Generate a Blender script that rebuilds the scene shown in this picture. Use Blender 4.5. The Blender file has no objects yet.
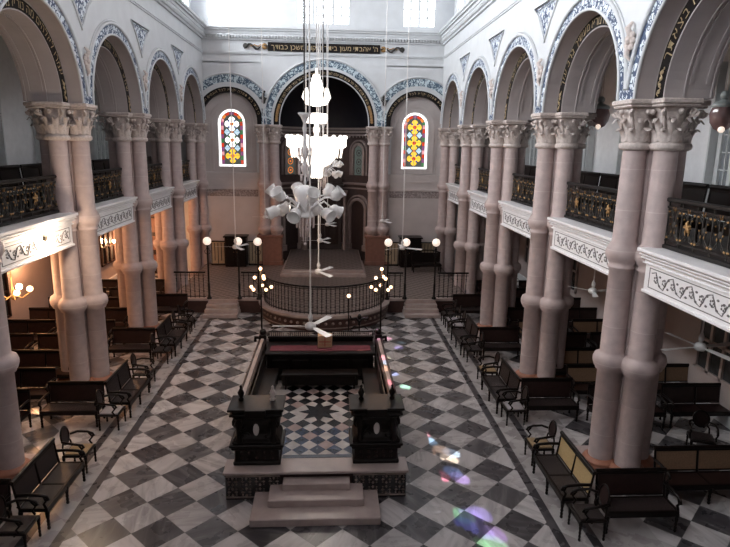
import bpy, math, random
from mathutils import Matrix, Vector
PI=math.pi
C=bpy.context.scene.collection
rnd=random.Random(7)
def sm(a,b): return Matrix.Translation(a)@Matrix.Rotation(b,4,'Z')
# ------------------------------------------------------------------ mesh builder
class MB:
    def __init__(s): s.v=[];s.f=[];s.m=[];s.s=[];s.uv=[];s.M=Matrix.Identity(4)
    def add(s,vs,fs,m=0,sm=False,uv=None):
        o=len(s.v); M=s.M
        for p in vs: s.v.append(tuple(M@Vector(p)))
        for k,f in enumerate(fs):
            s.f.append([o+i for i in f]); s.m.append(m); s.s.append(sm)
            s.uv.append([uv[i] for i in f] if uv else None)
        return s
    def box(s,x0,x1,y0,y1,z0,z1,m=0,b=0.0):
        if x0>x1:x0,x1=x1,x0
        if y0>y1:y0,y1=y1,y0
        if z0>z1:z0,z1=z1,z0
        if b<=0:
            v=[(x,y,z) for x in(x0,x1) for y in(y0,y1) for z in(z0,z1)]
            return s.add(v,[(0,1,3,2),(4,6,7,5),(0,4,5,1),(2,3,7,6),(0,2,6,4),(1,5,7,3)],m)
        c=((x0+x1)/2,(y0+y1)/2,(z0+z1)/2);h=((x1-x0)/2,(y1-y0)/2,(z1-z0)/2);b=min(b,min(h)*.9)
        idx={};v=[]
        for sx in(-1,1):
            for sy in(-1,1):
                for sz in(-1,1):
                    sg=(sx,sy,sz)
                    for a in range(3):
                        idx[(sg,a)]=len(v)
                        v.append(tuple(c[k]+sg[k]*(h[k]-(0 if k==a else b)) for k in range(3)))
        fs=[]
        for a in range(3):
            o=[k for k in range(3) if k!=a]
            for q in(-1,1):
                f=[]
                for (p1,p2) in((-1,-1),(1,-1),(1,1),(-1,1)):
                    g=[0,0,0];g[a]=q;g[o[0]]=p1;g[o[1]]=p2;f.append(idx[(tuple(g),a)])
                fs.append(f)
            for p1 in(-1,1):
                for p2 in(-1,1):
                    g0=[0,0,0];g1=[0,0,0];g0[a]=-1;g1[a]=1
                    for g in(g0,g1): g[o[0]]=p1;g[o[1]]=p2
                    g0=tuple(g0);g1=tuple(g1)
                    fs.append([idx[(g0,o[0])],idx[(g1,o[0])],idx[(g1,o[1])],idx[(g0,o[1])]])
        for sx in(-1,1):
            for sy in(-1,1):
                for sz in(-1,1): fs.append([idx[((sx,sy,sz),a)] for a in range(3)])
        cc=Vector(c);out=[]
        for f in fs:
            P=[Vector(v[i]) for i in f];n=(P[1]-P[0]).cross(P[2]-P[0]);mid=sum(P,Vector())/len(P)
            out.append(f if n.dot(mid-cc)>0 else f[::-1])
        return s.add(v,out,m)
    def lathe(s,prof,n=16,c=(0,0,0),m=0,sm=True,ang=2*PI,a0=0,sx=1,sy=1,cap=True):
        v=[];f=[];full=abs(ang-2*PI)<1e-6;k=n if full else n+1
        for (r,z) in prof:
            for i in range(k):
                a=a0+ang*i/n; v.append((c[0]+sx*r*math.cos(a),c[1]+sy*r*math.sin(a),c[2]+z))
        for j in range(len(prof)-1):
            for i in range(n):
                i2=(i+1)%k
                f.append((j*k+i,j*k+i2,(j+1)*k+i2,(j+1)*k+i))
        s.add(v,f,m,sm)
        if cap and full:
            if prof[0][0]>1e-4: s.add([v[i] for i in range(k)],[tuple(range(k))[::-1]],m)
            if prof[-1][0]>1e-4: s.add([v[(len(prof)-1)*k+i] for i in range(k)],[tuple(range(k))],m)
        return s
    def tube(s,pts,r,n=6,m=0,closed=False,sm=True,flat=1.0):
        pts=[Vector(p) for p in pts];N=len(pts);rr=r if isinstance(r,(list,tuple)) else [r]*N
        v=[];f=[];up=None
        for i,p in enumerate(pts):
            if closed: t=pts[(i+1)%N]-pts[i-1]
            else: t=pts[min(i+1,N-1)]-pts[max(i-1,0)]
            if t.length<1e-9: t=Vector((0,0,1))
            t.normalize()
            if up is None:
                up=Vector((0,0,1)) if abs(t.z)<.9 else Vector((1,0,0))
            a=t.cross(up)
            if a.length<1e-4: a=t.cross(Vector((0,1,0.3)))
            a.normalize();bb=a.cross(t).normalized();up=bb
            for k in range(n):
                q=2*PI*k/n; v.append(tuple(p+a*(rr[i]*math.cos(q))+bb*(rr[i]*flat*math.sin(q))))
        R=N if closed else N-1
        for i in range(R):
            j=(i+1)%N
            for k in range(n): f.append((i*n+k,i*n+(k+1)%n,j*n+(k+1)%n,j*n+k))
        s.add(v,f,m,sm)
        if not closed:
            s.add([v[k] for k in range(n)],[tuple(range(n))[::-1]],m)
            s.add([v[(N-1)*n+k] for k in range(n)],[tuple(range(n))],m)
        return s
    def cyl(s,p0,p1,r0,r1=None,n=8,m=0): return s.tube([p0,p1],[r0,r0 if r1 is None else r1],n,m)
    def ball(s,c,r,n=12,k=8,m=0,sc=(1,1,1)):
        prof=[(r*math.sin(PI*i/k),-r*math.cos(PI*i/k)*sc[2]) for i in range(k+1)]
        prof[0]=(0.0005,prof[0][1]);prof[-1]=(0.0005,prof[-1][1])
        return s.lathe(prof,n,c,m,True,sx=sc[0],sy=sc[1],cap=False)
    def prism(s,poly,y0,y1,m=0):
        n=len(poly);v=[(x,y0,z) for x,z in poly]+[(x,y1,z) for x,z in poly]
        f=[tuple(range(n)),tuple(range(n,2*n))[::-1]]+[(i,i+n,(i+1)%n+n,(i+1)%n) for i in range(n)]
        return s.add(v,f,m)
    def build(s,name,mats,parent=None,world=False,data_only=False):
        me=bpy.data.meshes.new(name)
        off=Vector((0,0,0))
        if world and parent is not None:
            inv=parent.matrix_basis.inverted()
            s.v=[tuple(inv@Vector(p)) for p in s.v]
        me.from_pydata(s.v,[],s.f)
        if not isinstance(mats,(list,tuple)): mats=[mats]
        for q in mats: me.materials.append(q)
        me.polygons.foreach_set('material_index',s.m)
        me.polygons.foreach_set('use_smooth',s.s)
        if any(u is not None for u in s.uv):
            L=me.uv_layers.new(name='UVMap');k=0
            for p,u in zip(me.polygons,s.uv):
                for j in range(p.loop_total):
                    L.data[p.loop_start+j].uv=u[j] if u else (0,0)
        me.update()
        if data_only: return me
        o=bpy.data.objects.new(name,me);C.objects.link(o)
        if parent is not None:o.parent=parent
        return o
def tag(o,label=None,cat=None,group=None,kind=None):
    if label:o['label']=label
    if cat:o['category']=cat
    if group:o['group']=group
    if kind:o['kind']=kind
    return o
def thing(name,label,cat,loc=(0,0,0),rz=0,group=None,parent=None):
    o=bpy.data.objects.new(name,None);C.objects.link(o);o.location=loc;o.rotation_euler=(0,0,rz)
    o.empty_display_size=.1
    o.matrix_basis=Matrix.Translation(loc)@Matrix.Rotation(rz,4,'Z')
    if parent is not None:o.parent=parent
    return tag(o,label,cat,group)
def struct(name,mb,mat,parent=None):
    o=mb.build(name,mat,parent)
    if parent is None:o['kind']='structure'
    return o
KIDS={}
def kids(o): return [c for c in bpy.data.objects if c.parent==o]
def copy_tree(o,parent=None,loc=None,rz=None,label=None,group=None,_k=None):
    c=o.copy();C.objects.link(c)
    if parent is not None:c.parent=parent
    if loc is not None:c.location=loc
    if rz is not None:c.rotation_euler=(0,0,rz)
    if label:c['label']=label
    if group:c['group']=group
    for ch in (_k or kids(o)): copy_tree(ch,c)
    return c
def inst(data,name,parent,loc=(0,0,0),rz=0,scale=None):
    o=bpy.data.objects.new(name,data);C.objects.link(o);o.parent=parent;o.location=loc;o.rotation_euler=(0,0,rz)
    if scale:o.scale=scale
    return o
# ------------------------------------------------------------------ materials
MT={}
class NT:
    def __init__(s,name):
        s.mat=bpy.data.materials.new(name);s.mat.use_nodes=True;s.t=s.mat.node_tree;s.t.nodes.clear()
        s.out=s.t.nodes.new('ShaderNodeOutputMaterial');s.b=s.t.nodes.new('ShaderNodeBsdfPrincipled')
        s.t.links.new(s.b.outputs[0],s.out.inputs[0])
    def n(s,ty,**k):
        q=s.t.nodes.new(ty)
        for a,b in k.items(): setattr(q,a,b)
        return q
    def l(s,a,b): s.t.links.new(a,b)
    def set(s,sock,v):
        if hasattr(v,'is_linked') or hasattr(v,'links'): s.l(v,sock)
        else: sock.default_value=v
    def math(s,op,a,b=None,c=None):
        q=s.n('ShaderNodeMath',operation=op);s.set(q.inputs[0],a)
        if b is not None:s.set(q.inputs[1],b)
        if c is not None:s.set(q.inputs[2],c)
        return q.outputs[0]
    def mix(s,f,a,b):
        q=s.n('ShaderNodeMix',data_type='RGBA');s.set(q.inputs[0],f);s.set(q.inputs[6],a);s.set(q.inputs[7],b)
        return q.outputs[2]
    def ramp(s,f,stops):
        q=s.n('ShaderNodeValToRGB');e=q.color_ramp.elements
        while len(e)<len(stops): e.new(.5)
        for i,(p,c) in enumerate(stops): e[i].position=p;e[i].color=c
        s.l(f,q.inputs[0]);return q.outputs[0]
def c4(c): return (c[0],c[1],c[2],1)
def mat(name,col,rough=.6,metal=0,var=.12,scale=6,bump=0,emit=None,es=0,spec=.5,trans=0,dirt=None,alpha=None):
    t=NT(name);b=t.b
    b.inputs['Roughness'].default_value=rough;b.inputs['Metallic'].default_value=metal
    b.inputs['Specular IOR Level'].default_value=spec
    if trans:b.inputs['Transmission Weight'].default_value=trans
    if alpha is not None:b.inputs['Alpha'].default_value=alpha
    if var>0:
        tc=t.n('ShaderNodeTexCoord');nz=t.n('ShaderNodeTexNoise');nz.inputs['Scale'].default_value=scale;nz.inputs['Detail'].default_value=5
        t.l(tc.outputs['Object'],nz.inputs['Vector'])
        d=[x*(1-var) for x in col];u=[min(1,x*(1+var)) for x in col]
        c=t.ramp(nz.outputs['Fac'],[(.3,c4(d)),(.7,c4(u))]);t.l(c,b.inputs['Base Color'])
        if bump>0:
            n2=t.n('ShaderNodeTexNoise');n2.inputs['Scale'].default_value=scale*6;t.l(tc.outputs['Object'],n2.inputs['Vector'])
            bm=t.n('ShaderNodeBump');bm.inputs['Strength'].default_value=bump;bm.inputs['Distance'].default_value=.02
            t.l(n2.outputs['Fac'],bm.inputs['Height']);t.l(bm.outputs[0],b.inputs['Normal'])
    else: b.inputs['Base Color'].default_value=c4(col)
    if emit:
        b.inputs['Emission Color'].default_value=c4(emit);b.inputs['Emission Strength'].default_value=es
    MT[name]=t.mat;return t.mat
white=mat('white_paint',(.58,.60,.62),.55,var=.05,scale=2)
white2=mat('white_plaster',(.50,.455,.445),.7,var=.07,scale=1.5)
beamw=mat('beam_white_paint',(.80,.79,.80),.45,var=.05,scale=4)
stone=mat('pink_grey_stone',(.49,.40,.385),.6,var=.10,scale=5,bump=.15)
capst=mat('carved_stone',(.56,.49,.46),.7,var=.16,scale=20,bump=.3)
orange=mat('terracotta_painted_base',(.33,.14,.085),.5,var=.15)
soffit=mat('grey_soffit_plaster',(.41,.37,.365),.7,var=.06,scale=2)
redwood=mat('red_brown_painted_pier',(.20,.095,.07),.45,var=.15)
blackband=mat('black_painted_band',(.010,.008,.008),.65,var=.3,scale=9,spec=.15)
gold=mat('gold_paint',(.42,.32,.19),.6,metal=.1,var=.25,scale=30)
gold2=mat('gilt_metal',(.34,.20,.08),.45,metal=.4,var=.3,scale=20)
iron=mat('black_iron',(.010,.009,.009),.45,var=.3,scale=12,spec=.25)
greyiron=mat('dull_grey_iron',(.035,.031,.028),.55,var=.3,scale=14,spec=.3)
scrollm=mat('grey_painted_scroll',(.17,.16,.16),.7,var=.2,spec=.2)
galfl=mat('dark_gallery_boards',(.06,.045,.04),.6,var=.2,spec=.2)
canet2=mat('brown_cane',(.20,.12,.07),.6,var=.2,scale=40)  # darker version of the tan cane, for the aisle bench backs
wood=mat('dark_mahogany',(.006,.0035,.003),.34,var=.4,scale=10,bump=.05,spec=.22)
woodm=mat('red_mahogany',(.019,.009,.008),.38,var=.3,scale=8,spec=.3)
caned=mat('dark_woven_cane',(.026,.018,.017),.42,var=.25,scale=40,bump=.3)
canet=mat('tan_woven_cane',(.30,.21,.11),.55,var=.15,scale=40,bump=.3)
canep=mat('pale_gold_cane',(.46,.33,.16),.55,var=.12,scale=40,bump=.3)
cushion=mat('pale_cushion',(.30,.28,.29),.8,var=.1)
maroon=mat('maroon_cloth',(.10,.014,.025),.85,var=.2)
fanw=mat('white_enamel',(.66,.64,.63),.3,var=.04)
marb=mat('cream_marble_steps',(.40,.33,.31),.3,var=.15,scale=3)
glassw=mat('cut_glass',(.80,.78,.78),.12,var=.05,spec=.8)
frost=mat('frosted_glass_shade',(.72,.70,.69),.22,var=.06,spec=.7,emit=(1,.97,.95),es=.03)
prism_m=mat('crystal_prism',(.75,.66,.66),.08,var=.15,scale=30,spec=.9)
glow=mat('lit_crystal',(.9,.88,.85),.2,var=0,emit=(1,.90,.80),es=1.7)
glow2=mat('lit_crystal_prisms',(.9,.86,.82),.2,var=0,emit=(1,.88,.76),es=1.4)
globe=mat('opal_globe_lit',(.9,.85,.8),.3,var=0,emit=(1,.80,.66),es=.62)
bulbm=mat('warm_bulb',(1,.8,.6),.3,var=0,emit=(1,.58,.32),es=3.2)
bulbs=mat('bright_bulb',(1,.8,.6),.3,var=0,emit=(1,.72,.45),es=40)
winpane=mat('bright_clerestory_glass',(.8,.85,.9),.3,var=0,emit=(.90,.95,1),es=2.4)
cream=mat('cream_panel',(.36,.29,.20),.6,var=.1)
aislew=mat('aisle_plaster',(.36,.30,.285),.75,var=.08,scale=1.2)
shut=mat('grey_white_shutter',(.60,.61,.61),.5,var=.06)
paned=mat('dark_window_glass',(.05,.055,.06),.12,var=.2,spec=.7)
paneg=mat('dim_window_glass',(.12,.13,.14),.15,var=.2,emit=(.75,.8,.85),es=.05)
teal=mat('dusty_glass_bowl',(.30,.33,.33),.3,var=.2)
redglass=mat('ruby_glass',(.22,.14,.14),.12,var=.15,spec=.8)
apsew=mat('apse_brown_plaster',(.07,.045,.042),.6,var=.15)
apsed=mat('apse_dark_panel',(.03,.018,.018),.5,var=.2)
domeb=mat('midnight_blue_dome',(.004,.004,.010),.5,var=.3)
apset=mat('apse_pale_trim',(.30,.24,.225),.55,var=.1)
bordb=mat('blue_grey_marble',(.05,.06,.085),.25,var=.2)
tileb=mat('black_marble_tile',(.010,.009,.011),.2,var=.3)
tilen=mat('navy_marble_tile',(.022,.032,.065),.2,var=.3)
tilew=mat('white_marble_tile',(.46,.42,.40),.22,var=.16)
tilep=mat('rose_marble_tile',(.34,.25,.235),.25,var=.15)
mosw=mat('mosaic_white',(.22,.17,.15),.4,var=.2);mosr=mat('mosaic_red',(.05,.022,.019),.4,var=.2)
boxm=mat('pale_wood_box',(.46,.30,.18),.5,var=.15);redp=mat('red_paint',(.35,.05,.03),.5,var=.1)
def joints(m,pitch,dark):
    t=m.node_tree;b=[n for n in t.nodes if n.type=='BSDF_PRINCIPLED'][0];src=b.inputs['Base Color'].links[0].from_socket
    tc=t.nodes.new('ShaderNodeTexCoord');sp=t.nodes.new('ShaderNodeSeparateXYZ');t.links.new(tc.outputs['Object'],sp.inputs[0])
    def M(op,a,v):
        q=t.nodes.new('ShaderNodeMath');q.operation=op;t.links.new(a,q.inputs[0]);q.inputs[1].default_value=v;return q.outputs[0]
    j=M('LESS_THAN',M('FRACT',M('DIVIDE',sp.outputs[2],pitch),0),.018);fl=M('FLOOR',M('DIVIDE',sp.outputs[2],pitch),0)
    w=t.nodes.new('ShaderNodeTexWhiteNoise');w.noise_dimensions='1D';t.links.new(fl,w.inputs['W'])
    mx=t.nodes.new('ShaderNodeMix');mx.data_type='RGBA';mx.blend_type='MULTIPLY';t.links.new(M('MULTIPLY',w.outputs['Value'],.18),mx.inputs[0]);t.links.new(src,mx.inputs[6]);mx.inputs[7].default_value=(.5,.45,.45,1)
    m2=t.nodes.new('ShaderNodeMix');m2.data_type='RGBA';t.links.new(M('MULTIPLY',j,.55),m2.inputs[0]);t.links.new(mx.outputs[2],m2.inputs[6]);m2.inputs[7].default_value=dark
    t.links.new(m2.outputs[2],b.inputs['Base Color'])
joints(stone,.82,(.60,.53,.51,1))
def sg(n,c,e): return mat(n,c,.2,var=0,emit=c,es=e*.8)
SGW=sg('stained_white',(.95,.93,.9),1.6);SGF=sg('stained_pale_blue',(.55,.75,.9),.85);SGY=sg('stained_yellow',(.95,.62,.06),.9)
SGR=sg('stained_red',(.65,.05,.02),.75);SGP=sg('stained_purple',(.28,.08,.22),.7);SGG=sg('stained_green',(.06,.22,.08),.6);SGK=sg('stained_lead_grey',(.10,.12,.11),.4)
SGO=sg('stained_orange',(.85,.25,.04),.8);SGN=sg('stained_navy',(.06,.10,.28),.6);SGK2=sg('stained_pink',(.8,.35,.38),.8)
def floor_mat():
    t=NT('marble_checker_floor');tc=t.n('ShaderNodeTexCoord');sp=t.n('ShaderNodeSeparateXYZ');t.l(tc.outputs['Object'],sp.inputs[0])
    X=sp.outputs[0];Y=sp.outputs[1];k=1/.957
    dx=t.math('SUBTRACT',X,2.96);dy=t.math('SUBTRACT',Y,10.49)
    a=t.math('ADD',t.math('MULTIPLY',t.math('ADD',dx,dy),k),.5);b=t.math('ADD',t.math('MULTIPLY',t.math('SUBTRACT',dy,dx),k),.5)
    fa=t.math('FLOOR',a);fb=t.math('FLOOR',b)
    par=t.math('PINGPONG',t.math('ADD',fa,fb),1.0)
    cv=t.n('ShaderNodeCombineXYZ');t.l(fa,cv.inputs[0]);t.l(fb,cv.inputs[1])
    wn=t.n('ShaderNodeTexWhiteNoise',noise_dimensions='2D');t.l(cv.outputs[0],wn.inputs['Vector']);R=wn.outputs['Value']
    # veins, shifted per tile
    off=t.n('ShaderNodeVectorMath',operation='MULTIPLY_ADD');t.l(wn.outputs['Color'],off.inputs[0]);off.inputs[1].default_value=(40,40,40);t.l(tc.outputs['Object'],off.inputs[2])
    rot=t.n('ShaderNodeVectorRotate',rotation_type='Z_AXIS');t.l(off.outputs[0],rot.inputs['Vector']);t.l(t.math('MULTIPLY',R,3.1),rot.inputs['Angle'])
    st=t.n('ShaderNodeMapping');st.inputs['Scale'].default_value=(.55,3.2,1);t.l(rot.outputs[0],st.inputs['Vector'])
    nz=t.n('ShaderNodeTexNoise');nz.inputs['Scale'].default_value=2.2;nz.inputs['Detail'].default_value=8;nz.inputs['Distortion'].default_value=.6;t.l(st.outputs[0],nz.inputs['Vector'])
    V=nz.outputs['Fac']
    dk=t.ramp(V,[(.3,(.028,.026,.030,1)),(.55,(.045,.042,.047,1)),(.78,(.12,.115,.12,1))])
    dl=t.ramp(V,[(.3,(.055,.053,.058,1)),(.55,(.10,.096,.10,1)),(.78,(.22,.21,.215,1))])
    dark=t.mix(t.math('POWER',R,1.3),dk,dl)
    lt=t.ramp(V,[(.28,(.32,.305,.305,1)),(.5,(.52,.50,.50,1)),(.75,(.60,.58,.58,1))])
    lt2=t.ramp(V,[(.28,(.26,.245,.245,1)),(.5,(.39,.37,.37,1)),(.75,(.48,.46,.46,1))])
    light=t.mix(R,lt,lt2)
    col=t.mix(par,dark,light)
    # joints
    ja=t.math('ABSOLUTE',t.math('SUBTRACT',t.math('FRACT',a),.5));jb=t.math('ABSOLUTE',t.math('SUBTRACT',t.math('FRACT',b),.5))
    j=t.math('GREATER_THAN',t.math('MAXIMUM',ja,jb),.492)
    col=t.mix(t.math('MULTIPLY',j,.6),col,(.10,.095,.09,1))
    ax=t.math('ABSOLUTE',t.math('SUBTRACT',X,.03))
    # white marble border slabs
    sl=t.math('FLOOR',t.math('DIVIDE',Y,1.15));w2=t.n('ShaderNodeTexWhiteNoise',noise_dimensions='1D');t.l(sl,w2.inputs['W'])
    n3=t.n('ShaderNodeTexNoise');n3.inputs['Scale'].default_value=2.5;n3.inputs['Detail'].default_value=7;t.l(off.outputs[0],n3.inputs['Vector'])
    bw=t.mix(w2.outputs['Value'],t.ramp(n3.outputs['Fac'],[(.3,(.30,.28,.28,1)),(.7,(.52,.50,.49,1))]),t.ramp(n3.outputs['Fac'],[(.3,(.28,.26,.26,1)),(.7,(.40,.38,.38,1))]))
    bd=t.ramp(n3.outputs['Fac'],[(.3,(.035,.032,.036,1)),(.7,(.075,.07,.075,1))])
    def band(a0,a1): return t.math('MULTIPLY',t.math('GREATER_THAN',ax,a0),t.math('LESS_THAN',ax,a1))
    col=t.mix(band(4.42,6.3),col,bw);col=t.mix(band(4.42,4.60),col,bd);col=t.mix(band(5.02,5.20),col,bd)
    t.l(col,t.b.inputs['Base Color']);rg=t.math('MULTIPLY_ADD',n3.outputs['Fac'],.25,.16);t.l(rg,t.b.inputs['Roughness'])
    t.b.inputs['Specular IOR Level'].default_value=.5
    return t.mat
floorm=floor_mat()
def orn_mat(name,ground,ink,s1=1.0,thr=.055,mid=None):
    """white ground with blue floral scrolls, laid out in UV metres"""
    t=NT(name);tc=t.n('ShaderNodeTexCoord');mp=t.n('ShaderNodeMapping');mp.inputs['Scale'].default_value=(s1,s1,1);t.l(tc.outputs['UV'],mp.inputs[0])
    nz=t.n('ShaderNodeTexNoise',noise_dimensions='2D');nz.inputs['Scale'].default_value=6;nz.inputs['Detail'].default_value=1.5;t.l(mp.outputs[0],nz.inputs['Vector'])
    a=t.math('ABSOLUTE',t.math('SUBTRACT',nz.outputs['Fac'],.5));line=t.math('LESS_THAN',a,thr)
    vo=t.n('ShaderNodeTexVoronoi',voronoi_dimensions='2D');vo.inputs['Scale'].default_value=7.5;vo.inputs['Randomness'].default_value=.75;t.l(mp.outputs[0],vo.inputs['Vector'])
    d=t.math('ABSOLUTE',t.math('SUBTRACT',vo.outputs['Distance'],.28));ring=t.math('LESS_THAN',d,.07);dot=t.math('LESS_THAN',vo.outputs['Distance'],.09)
    f=t.math('MAXIMUM',line,t.math('MAXIMUM',ring,dot))
    col=t.mix(f,c4(ground),c4(ink));t.l(col,t.b.inputs['Base Color']);t.b.inputs['Roughness'].default_value=.55
    return t.mat
bluem=orn_mat('blue_scroll_on_white',(.64,.70,.76),(.03,.055,.12),.8,.065)
bluel=orn_mat('pale_blue_scroll',(.52,.62,.67),(.06,.10,.15),.6,.06)
greym=orn_mat('grey_relief_frieze',(.34,.30,.295),(.20,.165,.16),1.0,.06)
def plat_mat():
    t=NT('platform_lattice_tile');tc=t.n('ShaderNodeTexCoord');sp=t.n('ShaderNodeSeparateXYZ');t.l(tc.outputs['Object'],sp.inputs[0])
    k=1/.42;a=t.math('MULTIPLY',t.math('ADD',sp.outputs[0],sp.outputs[1]),k);b=t.math('MULTIPLY',t.math('SUBTRACT',sp.outputs[0],sp.outputs[1]),k)
    ja=t.math('ABSOLUTE',t.math('SUBTRACT',t.math('FRACT',a),.5));jb=t.math('ABSOLUTE',t.math('SUBTRACT',t.math('FRACT',b),.5))
    j=t.math('GREATER_THAN',t.math('MAXIMUM',ja,jb),.36)
    t.l(t.mix(j,(.115,.08,.07,1),(.24,.20,.18,1)),t.b.inputs['Base Color']);t.b.inputs['Roughness'].default_value=.4
    return t.mat
platm=plat_mat()
# ------------------------------------------------------------------ glyphs
GL={}
def glyph(ch):
    if ch in GL: return GL[ch]
    cu=bpy.data.curves.new('g','FONT');cu.body=ch;cu.size=1;cu.resolution_u=2
    o=bpy.data.objects.new('g',cu);C.objects.link(o);dg=bpy.context.evaluated_depsgraph_get()
    me=bpy.data.meshes.new_from_object(o.evaluated_get(dg))
    v=[tuple(p.co) for p in me.vertices];f=[tuple(p.vertices) for p in me.polygons]
    if v:
        x0=min(p[0] for p in v);x1=max(p[0] for p in v);v=[(p[0]-x0,p[1]) for p in v];w=x1-x0
    else: w=.3
    bpy.data.objects.remove(o);bpy.data.curves.remove(cu);bpy.data.meshes.remove(me)
    GL[ch]=(v,f,w);return GL[ch]
def line_text(mb,txt,cx,z0,h,width,y):
    """right-to-left line, local frame x right, y into wall"""
    ws=[(.28 if c==' ' else glyph(c)[2]+.12) for c in txt];tot=sum(ws);sx=width/tot;x=cx+width/2
    for c,w in zip(txt,ws):
        if c!=' ':
            v,f,gw=glyph(c);xx=x-gw*sx
            mb.add([(xx+p[0]*sx,y,z0+p[1]*h/.72) for p in v],f)
        x-=w*sx
def arc_text(mb,txt,cx,cz,r,h,a_start,a_end,y):
    """letters from a_start (right) to a_end (left), angles from +x, tops outward"""
    ws=[(.3 if c==' ' else glyph(c)[2]+.14) for c in txt];tot=sum(ws)
    sc=h/.72;acc=0
    for c,w in zip(txt,ws):
        a=a_start+(a_end-a_start)*(acc+w/2)/tot;acc+=w
        if c==' ': continue
        v,f,gw=glyph(c)
        ca,sa=math.cos(a),math.sin(a)   # radial; tangent (reading right) is (sa,-ca)
        sx=min(sc,abs(a_end-a_start)*r/tot)
        mb.add([(cx+ca*(r+p[1]*sc)+sa*(p[0]-gw/2)*sx,y,cz+sa*(r+p[1]*sc)-ca*(p[0]-gw/2)*sx) for p in v],f)
# ------------------------------------------------------------------ measures
CX,CZ=.324,6.95
Y1,SP=11.59,4.918
PY=[Y1+SP*i for i in range(-3,5)]         # pier centres -3.16 ... 31.26
YB=31.35; YR=-3.2
XW=6.12; ZS=7.9; XO=10.6; ZC=12.15; ZTOP=16.2
XP=6.81
def arcpts(cx,cz,r,n=32,a0=0,a1=PI): return [(cx+r*math.cos(a0+(a1-a0)*i/n),cz+r*math.sin(a0+(a1-a0)*i/n)) for i in range(n+1)]
def ring(mb,cx,cz,r0,r1,y0,y1,st=0,n=40,a0=0,a1=PI,m=0,uvs=None):
    """flat arched band r0..r1 between depths y0 (front) and y1, with stilts of height st"""
    A=[(a0+(a1-a0)*i/n) for i in range(n+1)]
    pin=[(cx+r0*math.cos(a),cz+r0*math.sin(a)) for a in A];pout=[(cx+r1*math.cos(a),cz+r1*math.sin(a)) for a in A]
    s=[a*(r0+r1)/2 for a in A]
    if st>0:
        pin=[(cx+r0,cz-st)]+pin+[(cx-r0,cz-st)];pout=[(cx+r1,cz-st)]+pout+[(cx-r1,cz-st)];s=[-st]+s+[s[-1]+st]
    N=len(pin);v=[];uv=[]
    for i in range(N):
        v+=[(pin[i][0],y0,pin[i][1]),(pout[i][0],y0,pout[i][1]),(pin[i][0],y1,pin[i][1]),(pout[i][0],y1,pout[i][1])]
        uv+=[(s[i],0),(s[i],r1-r0)]*2
    f=[]
    for i in range(N-1):
        a=4*i;b=a+4
        f+=[(a,b,b+1,a+1),(a+2,a+3,b+3,b+2),(a+1,b+1,b+3,a+3),(a,a+2,b+2,b)]
    f+=[(0,1,3,2),(4*N-4,4*N-2,4*N-1,4*N-3)]
    mb.add(v,f,m,False,uv)
def wall_arch(mb,x0,x1,cx,cz,r,z0,ztop,y0,y1,n=36,m=0,ms=None):
    """wall between x0..x1, z0..ztop with an arched opening (jambs from z0 to cz)"""
    P=[(cx+r,z0)]+arcpts(cx,cz,r,n)+[(cx-r,z0)]
    T=[(x1,z0)]+[(min(max(cx+r*1.0*(p[0]-cx)/r,x0),x1),ztop) for p in P[1:-1]]+[(x0,z0)]
    T[1]=(x1,ztop);T[-2]=(x0,ztop)
    v=[];N=len(P)
    for i in range(N): v+=[(P[i][0],y0,P[i][1]),(T[i][0],y0,T[i][1]),(P[i][0],y1,P[i][1]),(T[i][0],y1,T[i][1])]
    f=[]
    for i in range(N-1):
        a=4*i;b=a+4
        f+=[(a,b,b+1,a+1),(a+2,a+3,b+3,b+2),(a,a+2,b+2,b),(a+1,b+1,b+3,a+3)]
    k=len(mb.m);mb.add(v,f,m)
    if ms is not None:
        for i in range(N-1): mb.m[k+4*i+2]=ms
def frame(side):
    """local x = reading right, y = into wall"""
    return {'back':Matrix.Identity(4),'right':Matrix.Rotation(-PI/2,4,'Z'),'left':Matrix.Rotation(PI/2,4,'Z')}[side]
def lx(side,y): return -y if side=='right' else y   # world y -> local x
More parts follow.
